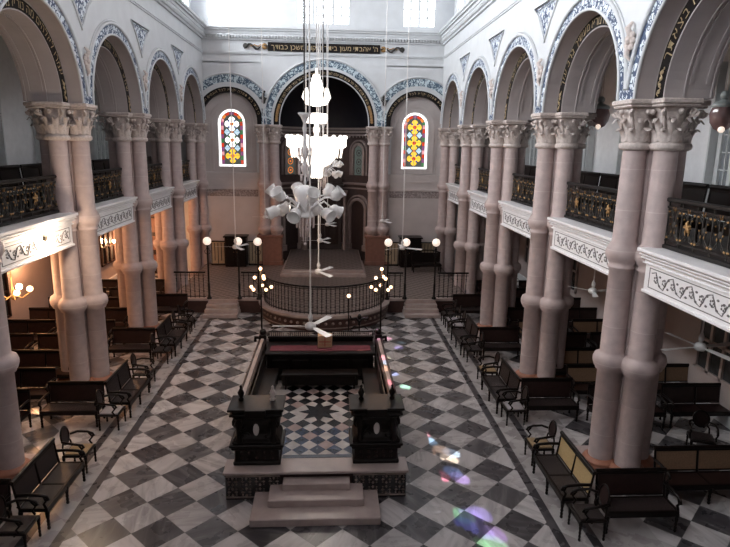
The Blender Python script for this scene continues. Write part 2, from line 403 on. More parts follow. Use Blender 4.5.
# ------------------------------------------------------------------ SETTING
b=MB();b.box(-XO-.3,XO+.3,YR-.3,36,-.3,0);struct('floor',b,floorm)
b=MB();b.box(-XW-1.6,XW+1.6,YR-.3,32,ZTOP,ZTOP+.3);struct('ceiling',b,aislew)
PSALM="ה' אהבתי מעון ביתך ומקום משכן כבודך"
ATXT=["אמרו לאלהים מה נורא מעשיך ברב עזך","שמע ישראל יהוה אלהינו יהוה אחד","ברוך אתה בבאך וברוך אתה בצאתך"]
for side in('right','left'):
    sd=1 if side=='right' else -1;F=frame(side)
    b=MB();b.M=F
    RO,RI=2.12,1.78
    for i in range(7):
        a,c=sorted((lx(side,PY[i]),lx(side,PY[i+1])));m=(a+c)/2
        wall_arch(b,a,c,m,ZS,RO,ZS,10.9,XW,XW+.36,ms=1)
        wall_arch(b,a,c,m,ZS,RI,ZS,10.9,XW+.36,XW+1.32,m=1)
    a,c=sorted((lx(side,YR-.2),lx(side,YB)))
    b.box(a,c,XW,XW+1.32,10.9,12.9)
    w=struct('wall_'+side,b,[white,soffit])
    # soffit colour for the reveals of the outer order
    # cornice, string course and dentils
    b=MB();b.M=F
    b.box(a,c,XW-.04,XW,11.33,11.39);b.box(a,c,XW-.07,XW,11.39,11.45)
    b.box(a,c,XW-.10,XW,12.0,12.07);b.box(a,c,XW-.16,XW,12.20,12.30);b.box(a,c,XW-.30,XW,12.42,12.50);b.box(a,c,XW-.38,XW,12.50,12.62,b=.02);b.box(a,c,XW-.20,XW,12.30,12.42);b.box(a,c,XW-.10,XW,12.07,12.20)
    n=int((c-a)/.15)
    for k in range(n): b.box(a+k*.15,a+k*.15+.075,XW-.20,XW-.09,12.08,12.20)
    b.build('cornice',white,w)
    # archivolt bands etc., one set per bay
    def bay_parts():
        P={}
        q=MB();q.M=F;ring(q,0,ZS,2.155,2.40,XW-.012,XW+.01);P['scroll_band']=(q.build('scroll_band',bluem,data_only=True))
        q=MB();q.M=F
        q.tube([(x,XW-.02,z) for x,z in arcpts(0,ZS,2.13,40)],.035,6);q.tube([(x,XW-.03,z) for x,z in arcpts(0,ZS,2.445,40,.08,PI-.08)],.05,6);q.tube([(x,XW-.02,z) for x,z in arcpts(0,ZS,2.52,40,.28,PI-.28)],.022,6)
        P['hood_moulding']=q.build('hood_moulding',white,data_only=True)
        q=MB();q.M=F;ring(q,0,ZS,RI+.03,RO-.05,XW+.345,XW+.365);P['black_arch_band']=q.build('black_arch_band',blackband,data_only=True)
        q=MB();q.M=F;ring(q,0,ZS,RI-.03,RI,XW+.72,XW+.74);ring(q,0,ZS,RI-.03,RI,XW+1.24,XW+1.26);ring(q,0,ZS,RI-.025,RI,XW+.80,XW+.86,a0=.14,a1=PI-.14);ring(q,0,ZS,RI-.025,RI,XW+1.12,XW+1.18,a0=.14,a1=PI-.14)
        P['soffit_panel']=q.build('soffit_panel',soffit,data_only=True)
        q=MB();q.M=F
        ring(q,0,ZS,RI-.012,RI+.0,XW+.80,XW+1.2,a0=.14,a1=PI-.14)
        return P
    P=bay_parts()
    TX=[]
    for t in ATXT:
        q=MB();q.M=F;arc_text(q,t,0,ZS,RI+.065,.20,.34,PI-.34,XW+.335)
        for sgn in(-1,1):
            for k in range(4):
                aa=PI/2+sgn*(PI/2-.06-k*.06);q.ball(((RI+.17)*math.cos(aa),XW+.34,ZS+(RI+.17)*math.sin(aa)),.045,6,4,sc=(1.2,.3,1))
            pts=[]
            for k in range(16):
                aa=PI/2+sgn*(PI/2-.02-.018*k);rr=RI+.17+.055*math.sin(k*1.2);pts.append((rr*math.cos(aa),XW+.338,ZS+rr*math.sin(aa)))
            q.tube(pts,.014,4)
        TX.append(q.build('gilt_lettering',gold,data_only=True))
    # spandrel triangle + boss
    q=MB();q.M=F
    tri=[(-.86,10.74),(.86,10.74),(.52,10.46),(.25,10.15),(0,9.80),(-.25,10.15),(-.52,10.46)]
    q.add([(x,XW-.012,z) for x,z in tri],[(0,1,2,3,4,5,6)],0,False,[(x,z) for x,z in tri])
    tri_d=q.build('spandrel_panel',bluem,data_only=True)
    q=MB();q.M=F;q.tube([(x*1.08,XW-.015,10.3+(z-10.3)*1.08) for x,z in tri],.03,6,closed=True);q.tube([(x*.86,XW-.015,10.36+(z-10.36)*.86) for x,z in tri],.012,5,closed=True)
    fr_d=q.build('spandrel_frame',white,data_only=True)
    q=MB();q.M=F
    for k in range(7):
        a_=2*PI*k/7;q.ball((.11*math.cos(a_),XW-.06,8.98+.13*math.sin(a_)),.07,8,5,sc=(1,.7,1))
    q.ball((0,XW-.09,8.98),.07,8,6);q.tube([(-.06,XW-.05,8.9),(0,XW-.10,8.72),(.04,XW-.04,8.62)],[.07,.05,.02],6);q.tube([(0,XW-.05,9.05),(.0,XW-.13,9.22),(0,XW-.04,9.33)],[.06,.06,.03],6)
    bo_d=q.build('carved_boss',capst,data_only=True)
    q=MB();q.M=F;q.box(-.30,.30,XW-.004,XW+.02,ZS+.0,ZS+.5);uvq=None
    q2=MB();q2.M=F;q2.add([(-.17,XW-.014,ZS),(.17,XW-.014,ZS),(.17,XW-.014,ZS+.5),(.0,XW-.014,ZS+.95),(-.17,XW-.014,ZS+.5)],[(0,1,2,3,4)],0,False,[(0,0),(.34,0),(.34,.5),(.17,.95),(0,.5)])
    ft_d=q2.build('scroll_foot',bluem,data_only=True)
    for i in range(7):
        loc=(0,(PY[i]+PY[i+1])/2,0)
        for nm,d in P.items(): inst(d,nm,w,loc)
        inst(TX[i%3],'gilt_lettering',w,loc)
    for i in range(0,8):
        loc=(0,PY[i],0)
        if i<7:
            inst(tri_d,'spandrel_panel',w,loc);inst(fr_d,'spandrel_frame',w,loc);inst(bo_d,'carved_boss',w,loc);inst(ft_d,'scroll_foot',w,loc)
    # clerestory wall and windows
    b=MB();b.M=F
    xs=XW+.42
    ws=[]
    for i in range(7):
        a,c=sorted((lx(side,PY[i]),lx(side,PY[i+1])));m=(a+c)/2
        for cx in(m-1.15,m+1.15): ws.append(cx)
        for (u0,u1,cx) in((a,m,m-1.15),(m,c,m+1.15)):
            b.box(u0,u1,xs,xs+.3,12.5,12.95)
            wall_arch(b,u0,u1,cx,14.3,.72,12.95,ZTOP,xs,xs+.3,n=14)
    b.build('clerestory_wall',white,w)
    b=MB();b.M=F;a,c=sorted((lx(side,YR-.2),lx(side,YB)));b.box(a,c,XW,xs,12.6,12.72);b.build('clerestory_sill',white,w)
    for k,cx in enumerate(ws):
        b=MB();b.M=F;P_=[(cx-.72,12.95),(cx+.72,12.95)]+arcpts(cx,14.3,.72,14)
        b.prism(P_,xs+.2,xs+.23)
        ww=struct('window_%d'%(k+1+(0 if side=='right' else 14)),b,winpane)
        b=MB();b.M=F
        b.box(cx-.02,cx+.02,xs+.1,xs+.19,12.95,15.0);b.box(cx-.7,cx+.7,xs+.1,xs+.19,13.6,13.64);b.box(cx-.7,cx+.7,xs+.1,xs+.19,14.26,14.30)
        ring(b,cx,14.3,.66,.72,xs+.1,xs+.19,st=1.35,n=14);b.build('window_frame',white,ww)
# clerestory rear/back
def back_windows(y,sgn,base,lights):
    for k,(x0,x1,zt) in enumerate(lights):
        cx=(x0+x1)/2;r=(x1-x0)/2
        b=MB();b.prism([(x0,12.95),(x1,12.95)]+arcpts(cx,zt,r,12),y+.2*sgn,y+.23*sgn)
        ww=struct('window_%d'%(base+k),b,winpane)
        b=MB();ya,yb=sorted((y+.08*sgn,y+.19*sgn));b.box(cx-.025,cx+.025,ya,yb,12.95,zt+r-.02)
        for z in(13.35,13.75,14.15): b.box(x0,x1,ya,yb,z,z+.035)
        for q in range(4): b.tube([(cx+.14*math.cos(t*PI/5),ya,13.2+.4*q-.05+.14*math.sin(t*PI/5)) for t in range(10)],.022,4,closed=True)
        b.build('window_frame',shut,ww)
LB=[(-5.85,-5.08,14.4),(-4.98,-4.21,14.4),(-1.36,-.62,14.6),(-.5,.38,14.8),(.5,1.24,14.6),(4.05,4.80,14.4),(4.90,5.65,14.4)]
back_windows(YB+.45,1,29,LB)
# ---- back wall
b=MB()
# lower side bays solid z0..12.9; centre arch opening
for sx in(-1,1):
    x0,x1=sorted((sx*3.2,sx*(XW+1.4)));b.box(x0,x1,YB,YB+.5,0,5.45)
    x0,x1=sorted((sx*3.2,sx*3.52));b.box(x0,x1,YB,YB+.3,5.45,ZS)
    x0,x1=sorted((sx*6.24,sx*(XW+1.4)));b.box(x0,x1,YB,YB+.3,5.45,ZS)
b.box(-3.2,-2.62,YB,YB+.5,0,ZS);b.box(2.62,3.2,YB,YB+.5,0,ZS)
wall_arch(b,-3.2,3.2,0,8.05,2.62,ZS,10.95,YB,YB+.5)
for sx in(-1,1):
    x0,x1=sorted((sx*3.2,sx*(XW+1.4)));wall_arch(b,x0,x1,sx*4.88,8.05,1.70,ZS,10.95,YB,YB+.25)
    b.box(x0,x1,YB,YB+.25,10.9,10.95)
b.box(-XW-1.4,XW+1.4,YB,YB+.45,10.95,12.62)
for sx in(-1,1):
    x0,x1=sorted((sx*(XW+1.4),sx*(XO+.3)));b.box(x0,x1,YB,YB+.5,0,11.4,m=1)
# clerestory part with window holes
edges=[-XW-1.4]+[v for l in LB for v in l[:2]]+[XW+1.4]
for k in range(0,len(edges),2): b.box(edges[k],edges[k+1],YB+.45,YB+.75,12.95,ZTOP)
b.box(-XW-1.4,XW+1.4,YB+.45,YB+.75,12.5,12.95)
for x0,x1,zt in LB:
    cx=(x0+x1)/2;wall_arch(b,x0-.01,x1+.01,cx,zt,(x1-x0)/2,zt-.01,ZTOP,YB+.45,YB+.75,n=12)
wb=struct('wall_back',b,[white,aislew])
for sx in(-1,1):
    q=MB();x=sx*8.7;q.box(x-.75,x+.75,YB-.04,YB-.002,0,3.1);dd=struct('door_%d'%(20+sx),q,woodm)
    q=MB();q.box(x-.85,x-.72,YB-.12,YB-.002,0,3.25,b=.02);q.box(x+.72,x+.85,YB-.12,YB-.002,0,3.25,b=.02);q.box(x-.85,x+.85,YB-.12,YB-.002,3.1,3.28,b=.02);q.box(x-.03,x+.03,YB-.07,YB-.04,0,3.1)
    for z in(.3,1.3,2.25):
        for s2 in(-.38,.38): q.box(x+s2-.25,x+s2+.25,YB-.065,YB-.04,z,z+.75,b=.015)
    q.build('door_frame',redwood,dd)
b=MB();b.box(-XW-1.4,XW+1.4,YB+.5,YB+.75,12.5,12.62);b.build('ledge',white,wb)
b=MB()
a,c=-6.12,6.12
b.box(a,c,YB-.05,YB,11.33,11.39);b.box(a,c,YB-.08,YB,11.39,11.45);b.box(a,c,YB-.10,YB,12.0,12.07);b.box(a,c,YB-.16,YB,12.20,12.30);b.box(a,c,YB-.20,YB,12.3,12.42);b.box(a,c,YB-.30,YB,12.42,12.50);b.box(a,c,YB-.38,YB,12.50,12.62,b=.02)
for k in range(int((c-a)/.15)): b.box(a+k*.15,a+k*.15+.075,YB-.20,YB-.09,12.08,12.20)
b.build('cornice',white,wb)
# inner faces of side arches (niche wall with stained windows), plain lower wall
for sx in(-1,1):
    q=MB();x0,x1=sorted((sx*2.9,sx*(XW+.6)));cx=sx*4.83
    wall_arch(q,x0,x1,cx,8.0,.74,5.72,ZS+.01,YB+.24,YB+.6,n=20);q.box(x0,x1,YB+.24,YB+.6,ZS-.0,10.4) if False else None
    # solid above with hole handled by an arched fill
    q=MB();wall_arch(q,x0,x1,cx,7.97,.72,5.72,10.2,YB+.255,YB+.62,n=20);q.box(x0,x1,YB+.255,YB+.62,5.3,5.72)
    q.build('niche_wall',white2,wb)
    q=MB();ring(q,sx*4.88,8.05,1.42,1.70,YB-.01,YB+.26,st=.15,n=40);q.build('black_arch_band',blackband,wb)
    q=MB();ring(q,sx*4.88,8.05,1.93,2.30,YB-.02,YB,st=0,n=40,a0=(.60 if sx<0 else 0.86),a1=(PI-.86 if sx<0 else PI-.60));q.build('scroll_band',bluel,wb)
    q=MB();ring(q,sx*4.88,8.05,1.86,1.90,YB-.03,YB,n=40,st=.15,a0=0,a1=PI);q.tube([(x,YB-.03,z) for x,z in arcpts(sx*4.88,8.05,2.36,40,(.60 if sx<0 else .9),(PI-.9 if sx<0 else PI-.60))],.045,6);q.build('hood_moulding',white,wb)
    q=MB();arc_text(q,"כי ביתי בית תפלה יקרא לכל העמים זה השער",sx*4.88,8.05,1.50,.13,.22,PI-.22,YB-.016);q.build('gilt_lettering',gold,wb)
    q=MB();q.box(sx*4.83-1.6,sx*4.83+1.6,YB-.06,YB,4.58,4.68);q.box(sx*4.83-1.6,sx*4.83+1.6,YB-.04,YB,4.12,4.18);q.box(sx*4.83-1.6,sx*4.83+1.6,YB-.05,YB,5.02,5.1)
    q.build('string_course',white2,wb)
    q=MB();x0,x1=sx*4.83-1.35,sx*4.83+1.35;q.add([(x0,YB-.02,4.2),(x1,YB-.02,4.2),(x1,YB-.02,4.56),(x0,YB-.02,4.56)],[(0,1,2,3)],0,False,[(0,0),(2.7,0),(2.7,.36),(0,.36)]);q.build('relief_frieze',greym,wb)
    # lower wall skin in plaster colour
    q=MB();x0,x1=sorted((sx*3.2,sx*6.3));q.box(x0,x1,YB-.012,YB,.6,5.45);q.build('plaster_face',white2,wb)
    q=MB();x0,x1=sorted((sx*3.2,sx*4.83-.0));
q=MB();ring(q,0,8.05,2.33,2.62,YB-.01,YB+.5,st=.15,n=56);q.build('black_arch_band',blackband,wb)
q=MB();ring(q,0,8.05,2.30,2.335,YB-.02,YB+.3,st=.15,n=56);ring(q,0,8.05,2.62,2.72,YB-.04,YB,st=.15,n=56);q.tube([(x,YB-.03,z) for x,z in arcpts(0,8.05,3.14,50,.30,PI-.30)],.045,6);q.build('hood_moulding',white,wb)
q=MB();ring(q,0,8.05,2.76,3.08,YB-.02,YB,n=56,a0=.18,a1=PI-.18);q.build('scroll_band',bluel,wb)
for sx in(-1,1):
    q=MB();x=sx*2.98;q.add([(x-.24,YB-.022,7.9),(x+.24,YB-.022,7.9),(x+.24,YB-.022,8.7),(x-.24,YB-.022,8.7)],[(0,1,2,3)],0,False,[(0,0),(.48,0),(.48,.8),(0,.8)]);q.build('scroll_foot',bluel,wb)
    q=MB()
    for k in range(5): q.ball((sx*3.10+.05*math.sin(k*2),YB-.06,9.05+.12*k),.10-.012*k,8,5,sc=(1,.6,1.2))
    q.tube([(sx*3.10-.2,YB-.04,9.25),(sx*3.10,YB-.07,9.1),(sx*3.10+.2,YB-.04,9.25)],.03,5);q.build('carved_boss',greyiron,wb)
    q=MB()
    for k in range(10):
        a_=(.05+.035*k);aa=a_ if sx>0 else PI-a_;q.ball((2.475*math.cos(aa),YB-.012,8.0+2.475*math.sin(aa)),.08,6,4,sc=(1,.25,1))
    q.build('gilt_ornament',gold2,wb)
q=MB();arc_text(q,"ופנית אל תפלת עבדך ואל תחנתו יהוה אלהי לשמע אל הרנה ואל התפלה אשר עבדך מתפלל לפניך היום",0,8.05,2.40,.14,.40,PI-.40,YB-.018);q.build('gilt_lettering',gold,wb)
# banner
ban=thing('hebrew_banner','long black board of gilt Hebrew lettering with scrolled ends above the central arch','sign',(0,YB-.05,11.7))
q=MB();q.box(-2.83,2.83,YB-.09,YB-.02,11.50,11.92,b=.01);q.build('board',blackband,ban,world=True)
q=MB();line_text(q,PSALM,0,11.59,.24,5.4,YB-.098);q.build('lettering',gold,ban,world=True)
for sx in(-1,1):
    q=MB();pts=[(sx*(2.86+.115*k),YB-.07,11.70+.13*math.sin(k*1.05)*(1 if k>2 else .3)) for k in range(11)]
    q.tube(pts,[.11,.09,.06,.05,.07,.10,.10,.07,.08,.13,.06],8,flat=.5);q.ball((sx*3.95,YB-.07,11.72),.13,8,6,sc=(1,.4,1));q.build('scroll_end',greyiron,ban,world=True)
    q=MB();q.ball((sx*3.0,YB-.08,11.71),.15,10,6,sc=(1,.4,1));q.tube([(sx*(3.1+.1*k),YB-.09,11.74+.04*math.sin(k*2)) for k in range(7)],.03,6);q.build('gilt_knot',gold2,ban,world=True)
# stained windows
def stained(n,cx,mir):
    y=YB+.44;z0,zs,r=5.74,7.97,.70
    b=MB();b.prism([(cx-r,z0),(cx+r,z0)]+arcpts(cx,zs,r,20),y,y+.02,0)
    def disk(x,z,rx,rz,m,d=.004,nn=14): b.add([(x+rx*math.cos(2*PI*k/nn),y-d,z+rz*math.sin(2*PI*k/nn)) for k in range(nn)],[tuple(range(nn))],m)
    # inner field
    r2=.58;P_=[(cx-r2,z0+.1),(cx+r2,z0+.1)]+arcpts(cx,zs,r2,20);b.add([(x,y-.002,z) for x,z in P_],[tuple(range(len(P_)))],6)
    # border blocks
    cols=[3,5,4,3,9,4];k=0;z=z0+.12
    for sx in(-1,1):
        z=z0+.12;j=0
        while z<zs:
            q=cols[(j+(0 if sx>0 else 2)+n)%6];b.add([(cx+sx*.43,y-.004,z),(cx+sx*.56,y-.004,z),(cx+sx*.56,y-.004,z+.2),(cx+sx*.43,y-.004,z+.2)],[(0,1,2,3)],q);z+=.22;j+=1
    for j in range(7):
        a0=j*PI/7+.03;a1=(j+1)*PI/7-.03;P_=[(cx+.43*math.cos(a0),zs+.43*math.sin(a0)),(cx+.56*math.cos(a0),zs+.56*math.sin(a0)),(cx+.56*math.cos(a1),zs+.56*math.sin(a1)),(cx+.43*math.cos(a1),zs+.43*math.sin(a1))]
        b.add([(x,y-.004,z) for x,z in P_],[(0,1,2,3)],[5,8,3,4,3,8,9][j])
    # quatrefoils up the middle
    pet=[2,2,2] if mir else [2,0,0]
    for j,zc in enumerate((6.28,7.10,7.92)):
        mpet=pet[j]
        for (dx,dz) in((.0,.21),(0,-.21),(.21,0),(-.21,0)): disk(cx+dx,zc+dz,.165,.165,mpet)
        for (dx,dz) in((.15,.15),(-.15,.15),(.15,-.15),(-.15,-.15)): disk(cx+dx,zc+dz,.06,.06,5 if j%2 else 7,.006,8)
        disk(cx,zc,.10,.10,3 if mir else 8,.008)
    for zc in(6.69,7.51):
        for sx in(-1,1): b.add([(cx+sx*.10,y-.005,zc),(cx+sx*.27,y-.005,zc+.17),(cx+sx*.41,y-.005,zc),(cx+sx*.27,y-.005,zc-.17)],[(0,1,2,3)],1)
        disk(cx,zc,.07,.07,8,.007,8)
    ww=struct('window_%d'%n,b,[SGW,SGF,SGY,SGR,SGP,SGG,SGK,SGN,SGO,SGK2])
    q=MB();ring(q,cx,zs,.70,.76,y-.12,y+.02,st=2.25,n=24);q.box(cx-.76,cx+.76,y-.12,y+.02,5.66,5.74);q.box(cx-.012,cx+.012,y-.012,y,5.74,8.6);q.build('window_frame',SGW if False else white,ww)
    q=MB();ring(q,cx,zs,.95,1.02,YB+.21,YB+.25,st=2.4,n=24);ring(q,cx,zs,1.12,1.16,YB+.22,YB+.25,st=2.5,n=24);q.box(cx-1.0,cx+1.0,YB+.2,YB+.25,5.50,5.58);q.build('window_moulding',white2,ww)
    q=MB()
    for dz in range(6): q.box(cx-.57,cx+.57,y-.014,y-.004,5.9+.41*dz,5.912+.41*dz)
    q.build('window_leading',SGK,ww)
stained(36,-4.83,False);stained(37,4.80,True)
# ---- rear wall (behind the camera) with tall windows
b=MB();b.box(-XO,XO,YR-.3,YR,0,ZTOP);struct('wall_rear',b,white2)
k=38
# ---- aisles: outer walls, gallery slabs, doors, shutters
dn=1
for side in('right','left'):
    sd=1 if side=='right' else -1;F=frame(side)
    a,c=sorted((lx(side,YR),lx(side,YB)))
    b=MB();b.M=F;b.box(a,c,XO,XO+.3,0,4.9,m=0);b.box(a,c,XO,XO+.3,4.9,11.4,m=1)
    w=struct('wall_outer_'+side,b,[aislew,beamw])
    b=MB();b.M=F;b.box(a,c,XO-.06,XO,0,.3);b.box(a,c,XO-.05,XO,5.1,5.35);b.build('skirting',shut,w)
    b=MB();b.M=F;b.box(a,c,XW+.9,XO,4.55,5.0);b.box(a,c,XW+.9,XO,5.0,5.05,m=1);struct('floor_gallery_'+side,b,[aislew,galfl])
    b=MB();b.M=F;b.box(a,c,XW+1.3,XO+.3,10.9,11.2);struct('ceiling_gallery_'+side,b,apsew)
    for i in range(7):
        m=(lx(side,PY[i])+lx(side,PY[i+1]))/2
        # tall gallery french doors: white frame with side shutters and small panes
        b=MB();b.M=F;b.box(m-1.0,m+1.0,XO-.03,XO,5.1,9.3);dd=struct('door_%d'%dn,b,paneg);dn+=1
        q=MB();q.M=F
        for xx in(-1.05,-.5,0,.5,1.05): q.box(m+xx-.075,m+xx+.075,XO-.10,XO-.03,5.1,9.35)
        for xx in(-.25,.25,-.78,.78): q.box(m+xx-.015,m+xx+.015,XO-.07,XO-.03,6.0,9.2)
        q.box(m-1.12,m+1.12,XO-.12,XO-.03,9.2,9.4);q.box(m-1.05,m+1.05,XO-.09,XO-.03,5.1,6.0)
        for z in(6.45,6.9,7.35,7.8,8.25,8.7): q.box(m-1,m+1,XO-.07,XO-.03,z,z+.03)
        q.build('door_frame',shut,dd)
        q=MB();q.M=F
        for sx in(-1,1):
            x0,x1=sorted((m+sx*1.16,m+sx*1.62));q.box(x0,x1,XO-.34,XO-.28,5.15,9.2) if False else None
            x0=m+sx*1.2;q.box(x0-.03,x0+.03,XO-.30,XO-.05,5.15,9.2)
            for z in range(16): q.box(x0-.05,x0+.05,XO-.28,XO-.08,5.3+z*.24,5.33+z*.24)
        q.build('shutter',shut,dd)
        # lower dark windows with frames
        b=MB();b.M=F;b.box(m-.75,m+.75,XO-.02,XO,1.1,3.6);ww=struct('window_%d'%k,b,paned);k+=1
        q=MB();q.M=F
        for xx in(-.8,-.27,.27,.8): q.box(m+xx-.05,m+xx+.05,XO-.08,XO-.02,1.05,3.65)
        for z in(1.05,1.9,2.7,3.6): q.box(m-.85,m+.85,XO-.08,XO-.02,z,z+.07)
        q.build('window_frame',woodm if side=='left' else aislew,ww)
# ---- apse
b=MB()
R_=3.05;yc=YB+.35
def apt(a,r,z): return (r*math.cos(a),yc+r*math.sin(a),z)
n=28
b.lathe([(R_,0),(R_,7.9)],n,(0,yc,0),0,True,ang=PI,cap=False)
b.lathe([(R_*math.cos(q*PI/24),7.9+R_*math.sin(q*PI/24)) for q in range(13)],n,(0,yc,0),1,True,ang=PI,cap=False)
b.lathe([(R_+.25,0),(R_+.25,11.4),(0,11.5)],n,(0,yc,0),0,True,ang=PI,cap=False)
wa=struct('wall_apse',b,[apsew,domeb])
b=MB()
for z,dz,rr in((7.45,.1,.10),(7.62,.12,.18),(7.8,.1,.12),(4.7,.12,.14),(4.45,.08,.08),(.9,.35,.06)):
    b.lathe([(R_,z),(R_-rr,z),(R_-rr,z+dz),(R_,z+dz)],n,(0,yc,0),0,False,ang=PI,cap=False)
for kk in range(40):
    a_=PI*(kk+.5)/40;b.ball(apt(a_,R_-.14,7.4),.05,6,4)
b.build('apse_cornice',apset,wa)
def apse_niche(ang,w_,z0,zs,matp,nm,doorway):
    M=Matrix.Translation(apt(ang,R_-.12,0))@Matrix.Rotation(ang-PI/2,4,'Z')
    q=MB();q.M=M;ring(q,0,zs,w_/2,w_/2+.16,-.10,.12,st=zs-z0,n=20);ring(q,0,zs,w_/2+.24,w_/2+.33,-.05,.12,st=zs-z0,n=20)
    if doorway:
        for sx in(-1,1): q.box(sx*(w_/2+.16)-.22,sx*(w_/2+.16)+.22,-.18,.12,z0,z0+.35,b=.02)
    q.build(nm+'_surround',apset,wa)
    q=MB();q.M=M;q.prism([(-w_/2,z0),(w_/2,z0)]+arcpts(0,zs,w_/2,16),.02,.06);q.build(nm,matp,wa)
    return M
for sx in(-1,1):
    ang=PI/2-sx*.72
    apse_niche(ang,1.0,.9,3.3,apsed,'door_niche',True)
    M=apse_niche(ang,.62,5.25,6.6,SGK,'niche_window',False)
    q=MB();q.M=M
    for z in(5.5,6.0,6.5):
        q.tube([(.17*math.cos(t*PI/6),.015,z+.17*math.sin(t*PI/6)) for t in range(12)],.02,4,closed=True);q.ball((0,.01,z),.06,6,4,sc=(1,.3,1))
    q.build('niche_glass',SGO if sx<0 else woodm,wa)
ang=PI/2
ark=thing('ark_screen','tall dark ark with arched double doors at the centre of the apse','ark',(0,yc+R_-.5,.9))
q=MB();q.box(-1.0,1.0,yc+R_-.75,yc+R_-.2,.9,4.6,b=.03);q.box(-1.1,1.1,yc+R_-.82,yc+R_-.2,4.6,4.8,b=.03);q.prism([(-1,4.8),(1,4.8)]+arcpts(0,4.8,1.0,16),yc+R_-.7,yc+R_-.3);q.build('ark_body',apsed,ark,world=True)
for sx in(-1,1):
    q=MB();x0,x1=sorted((sx*.04,sx*.8));q.box(x0,x1,yc+R_-.80,yc+R_-.74,1.2,4.2,b=.02);q.box(x0+.1,x1-.1,yc+R_-.83,yc+R_-.79,1.5,2.5,b=.02);q.box(x0+.1,x1-.1,yc+R_-.83,yc+R_-.79,2.8,3.9,b=.02);q.build('door',woodm,ark,world=True)
    q=MB();q.lathe([(.16,0),(.16,.2),(.10,.3),(.09,3.1),(.12,3.2),(.17,3.4),(.17,3.5)],12,(sx*1.15,yc+R_-.85,.9));q.build('column',apset,ark,world=True)
# ---- platform before the apse
ZP=.6
b=MB();b.box(-6.3,6.3,23.8,YB-.01,0,ZP);pl=[(x,23.81) for x in(2.65,)]
b.lathe([(2.62,0),(2.62,ZP)],40,(.1,23.85,0),0,True,ang=PI,a0=PI,cap=False)
b.add([(.1,23.85,ZP)]+[(.1+2.62*math.cos(PI+PI*i/40),23.85+2.62*math.sin(PI+PI*i/40),ZP) for i in range(41)],[(0,i+1,i+2) for i in range(40)],1)
b.box(-6.25,6.25,23.85,YB-.02,ZP,ZP+.004,m=1)
struct('floor_platform',b,[mosr,platm])
b=MB()
b.lathe([(2.60,ZP-.07),(2.74,ZP-.07),(2.74,ZP+.03),(2.42,ZP+.03)],40,(.1,23.85,0),0,False,ang=PI,a0=PI,cap=False)
for x0,x1 in((-6.2,-4.75),(-3.5,-2.5),(2.65,3.48),(4.80,6.3)): b.box(x0,x1,23.72,24.0,ZP-.07,ZP+.03,b=.01)
struct('trim_1',b,marb)
b=MB();b.box(-2.1,2.1,27.9,YB+.1,ZP,ZP+.15,b=.01);b.box(-2.0,2.0,28.15,YB+3.3,ZP+.15,ZP+.3,b=.01)
dais=struct('floor_dais',b,marb)
b=MB();b.box(-1.95,1.95,28.35,YB+3.2,ZP+.3,ZP+.31);b.build('dais_tiles',platm,dais)
for nm,x0,x1,lab in(('platform_steps',-4.72,-3.50,'short flight of pale marble steps on the left side of the platform'),('platform_steps',3.50,4.80,'short flight of pale marble steps on the right side of the platform')):
    t=thing(nm,lab,'steps',((x0+x1)/2,23.4,0),group='marble steps up to the platform')
    for q_ in range(4):
        e=.03*(3-q_);q=MB();q.box(x0-e,x1+e,22.95+.24*q_,23.85,.15*q_+.0,.15*(q_+1),b=.015);q.build('step',marb,t,world=True)
# mosaic band under the curved slab
b=MB()
for i in range(60):
    a_=PI+PI*(i+.5)/60
    if i%2==0: b.ball((.1+2.63*math.cos(a_),23.85+2.63*math.sin(a_),.3),.06,6,4)
b.lathe([(2.64,.1),(2.66,.1),(2.66,.14),(2.64,.14)],40,(.1,23.85,0),0,False,ang=PI,a0=PI,cap=False);b.lathe([(2.64,.46),(2.66,.46),(2.66,.5),(2.64,.5)],40,(.1,23.85,0),0,False,ang=PI,a0=PI,cap=False)
struct('trim_2',b,mosw)
# balusters
q=MB()
q.tube([(0,0,z*.05) for z in range(22)],[.012+.009*abs(math.sin(z*.75)) for z in range(22)],6)
q.ball((0,0,.28),.032,8,5);q.ball((0,0,.82),.032,8,5);q.ball((0,0,.55),.024,8,5,sc=(1,1,1.8));bal_d=q.build('baluster',greyiron,data_only=True)
def rail_thing(name,label,cat,loc): return thing(name,label,cat,loc)
cr=thing('curved_railing','curved black iron railing round the bowed front of the platform','railing',(.1,23.85,ZP+.03))
q=MB();pts=[(2.5*math.cos(PI+PI*i/40),2.5*math.sin(PI+PI*i/40),1.08) for i in range(41)];q.tube(pts,.035,8);q.tube([(x,y,1.0) for x,y,z in pts],.015,6);q.build('handrail',iron,cr)
q=MB();q.tube([(x,y,.06) for x,y,z in pts],.02,6);q.build('bottom_rail',iron,cr)
for i in range(46):
    a_=PI+PI*(i+.5)/46;inst(bal_d,'baluster',cr,(2.5*math.cos(a_),2.5*math.sin(a_),0))
def straight_rail(label,x0,x1,y):
    t=thing('platform_railing',label,'railing',(x0,y,ZP+.03),group='straight platform railings')
    q=MB();q.box(0,x1-x0,-.03,.03,1.05,1.12,b=.015);q.build('handrail',iron,t)
    q=MB();q.box(0,x1-x0,-.015,.015,.05,.08);q.box(0,x1-x0,-.015,.015,.96,.98);q.build('bottom_rail',iron,t)
    n=max(2,int((x1-x0)/.17))
    for i in range(n): inst(bal_d,'baluster',t,((i+.5)*(x1-x0)/n,0,0))
    return t
straight_rail('short straight iron railing left of the left platform steps',-6.1,-4.82,23.86)
straight_rail('short straight iron railing between the left steps and the curved railing',-3.36,-2.55,23.86)
straight_rail('short straight iron railing between the curved railing and the right steps',2.72,3.40,23.86)
straight_rail('short straight iron railing right of the right platform steps',4.86,6.2,23.86)
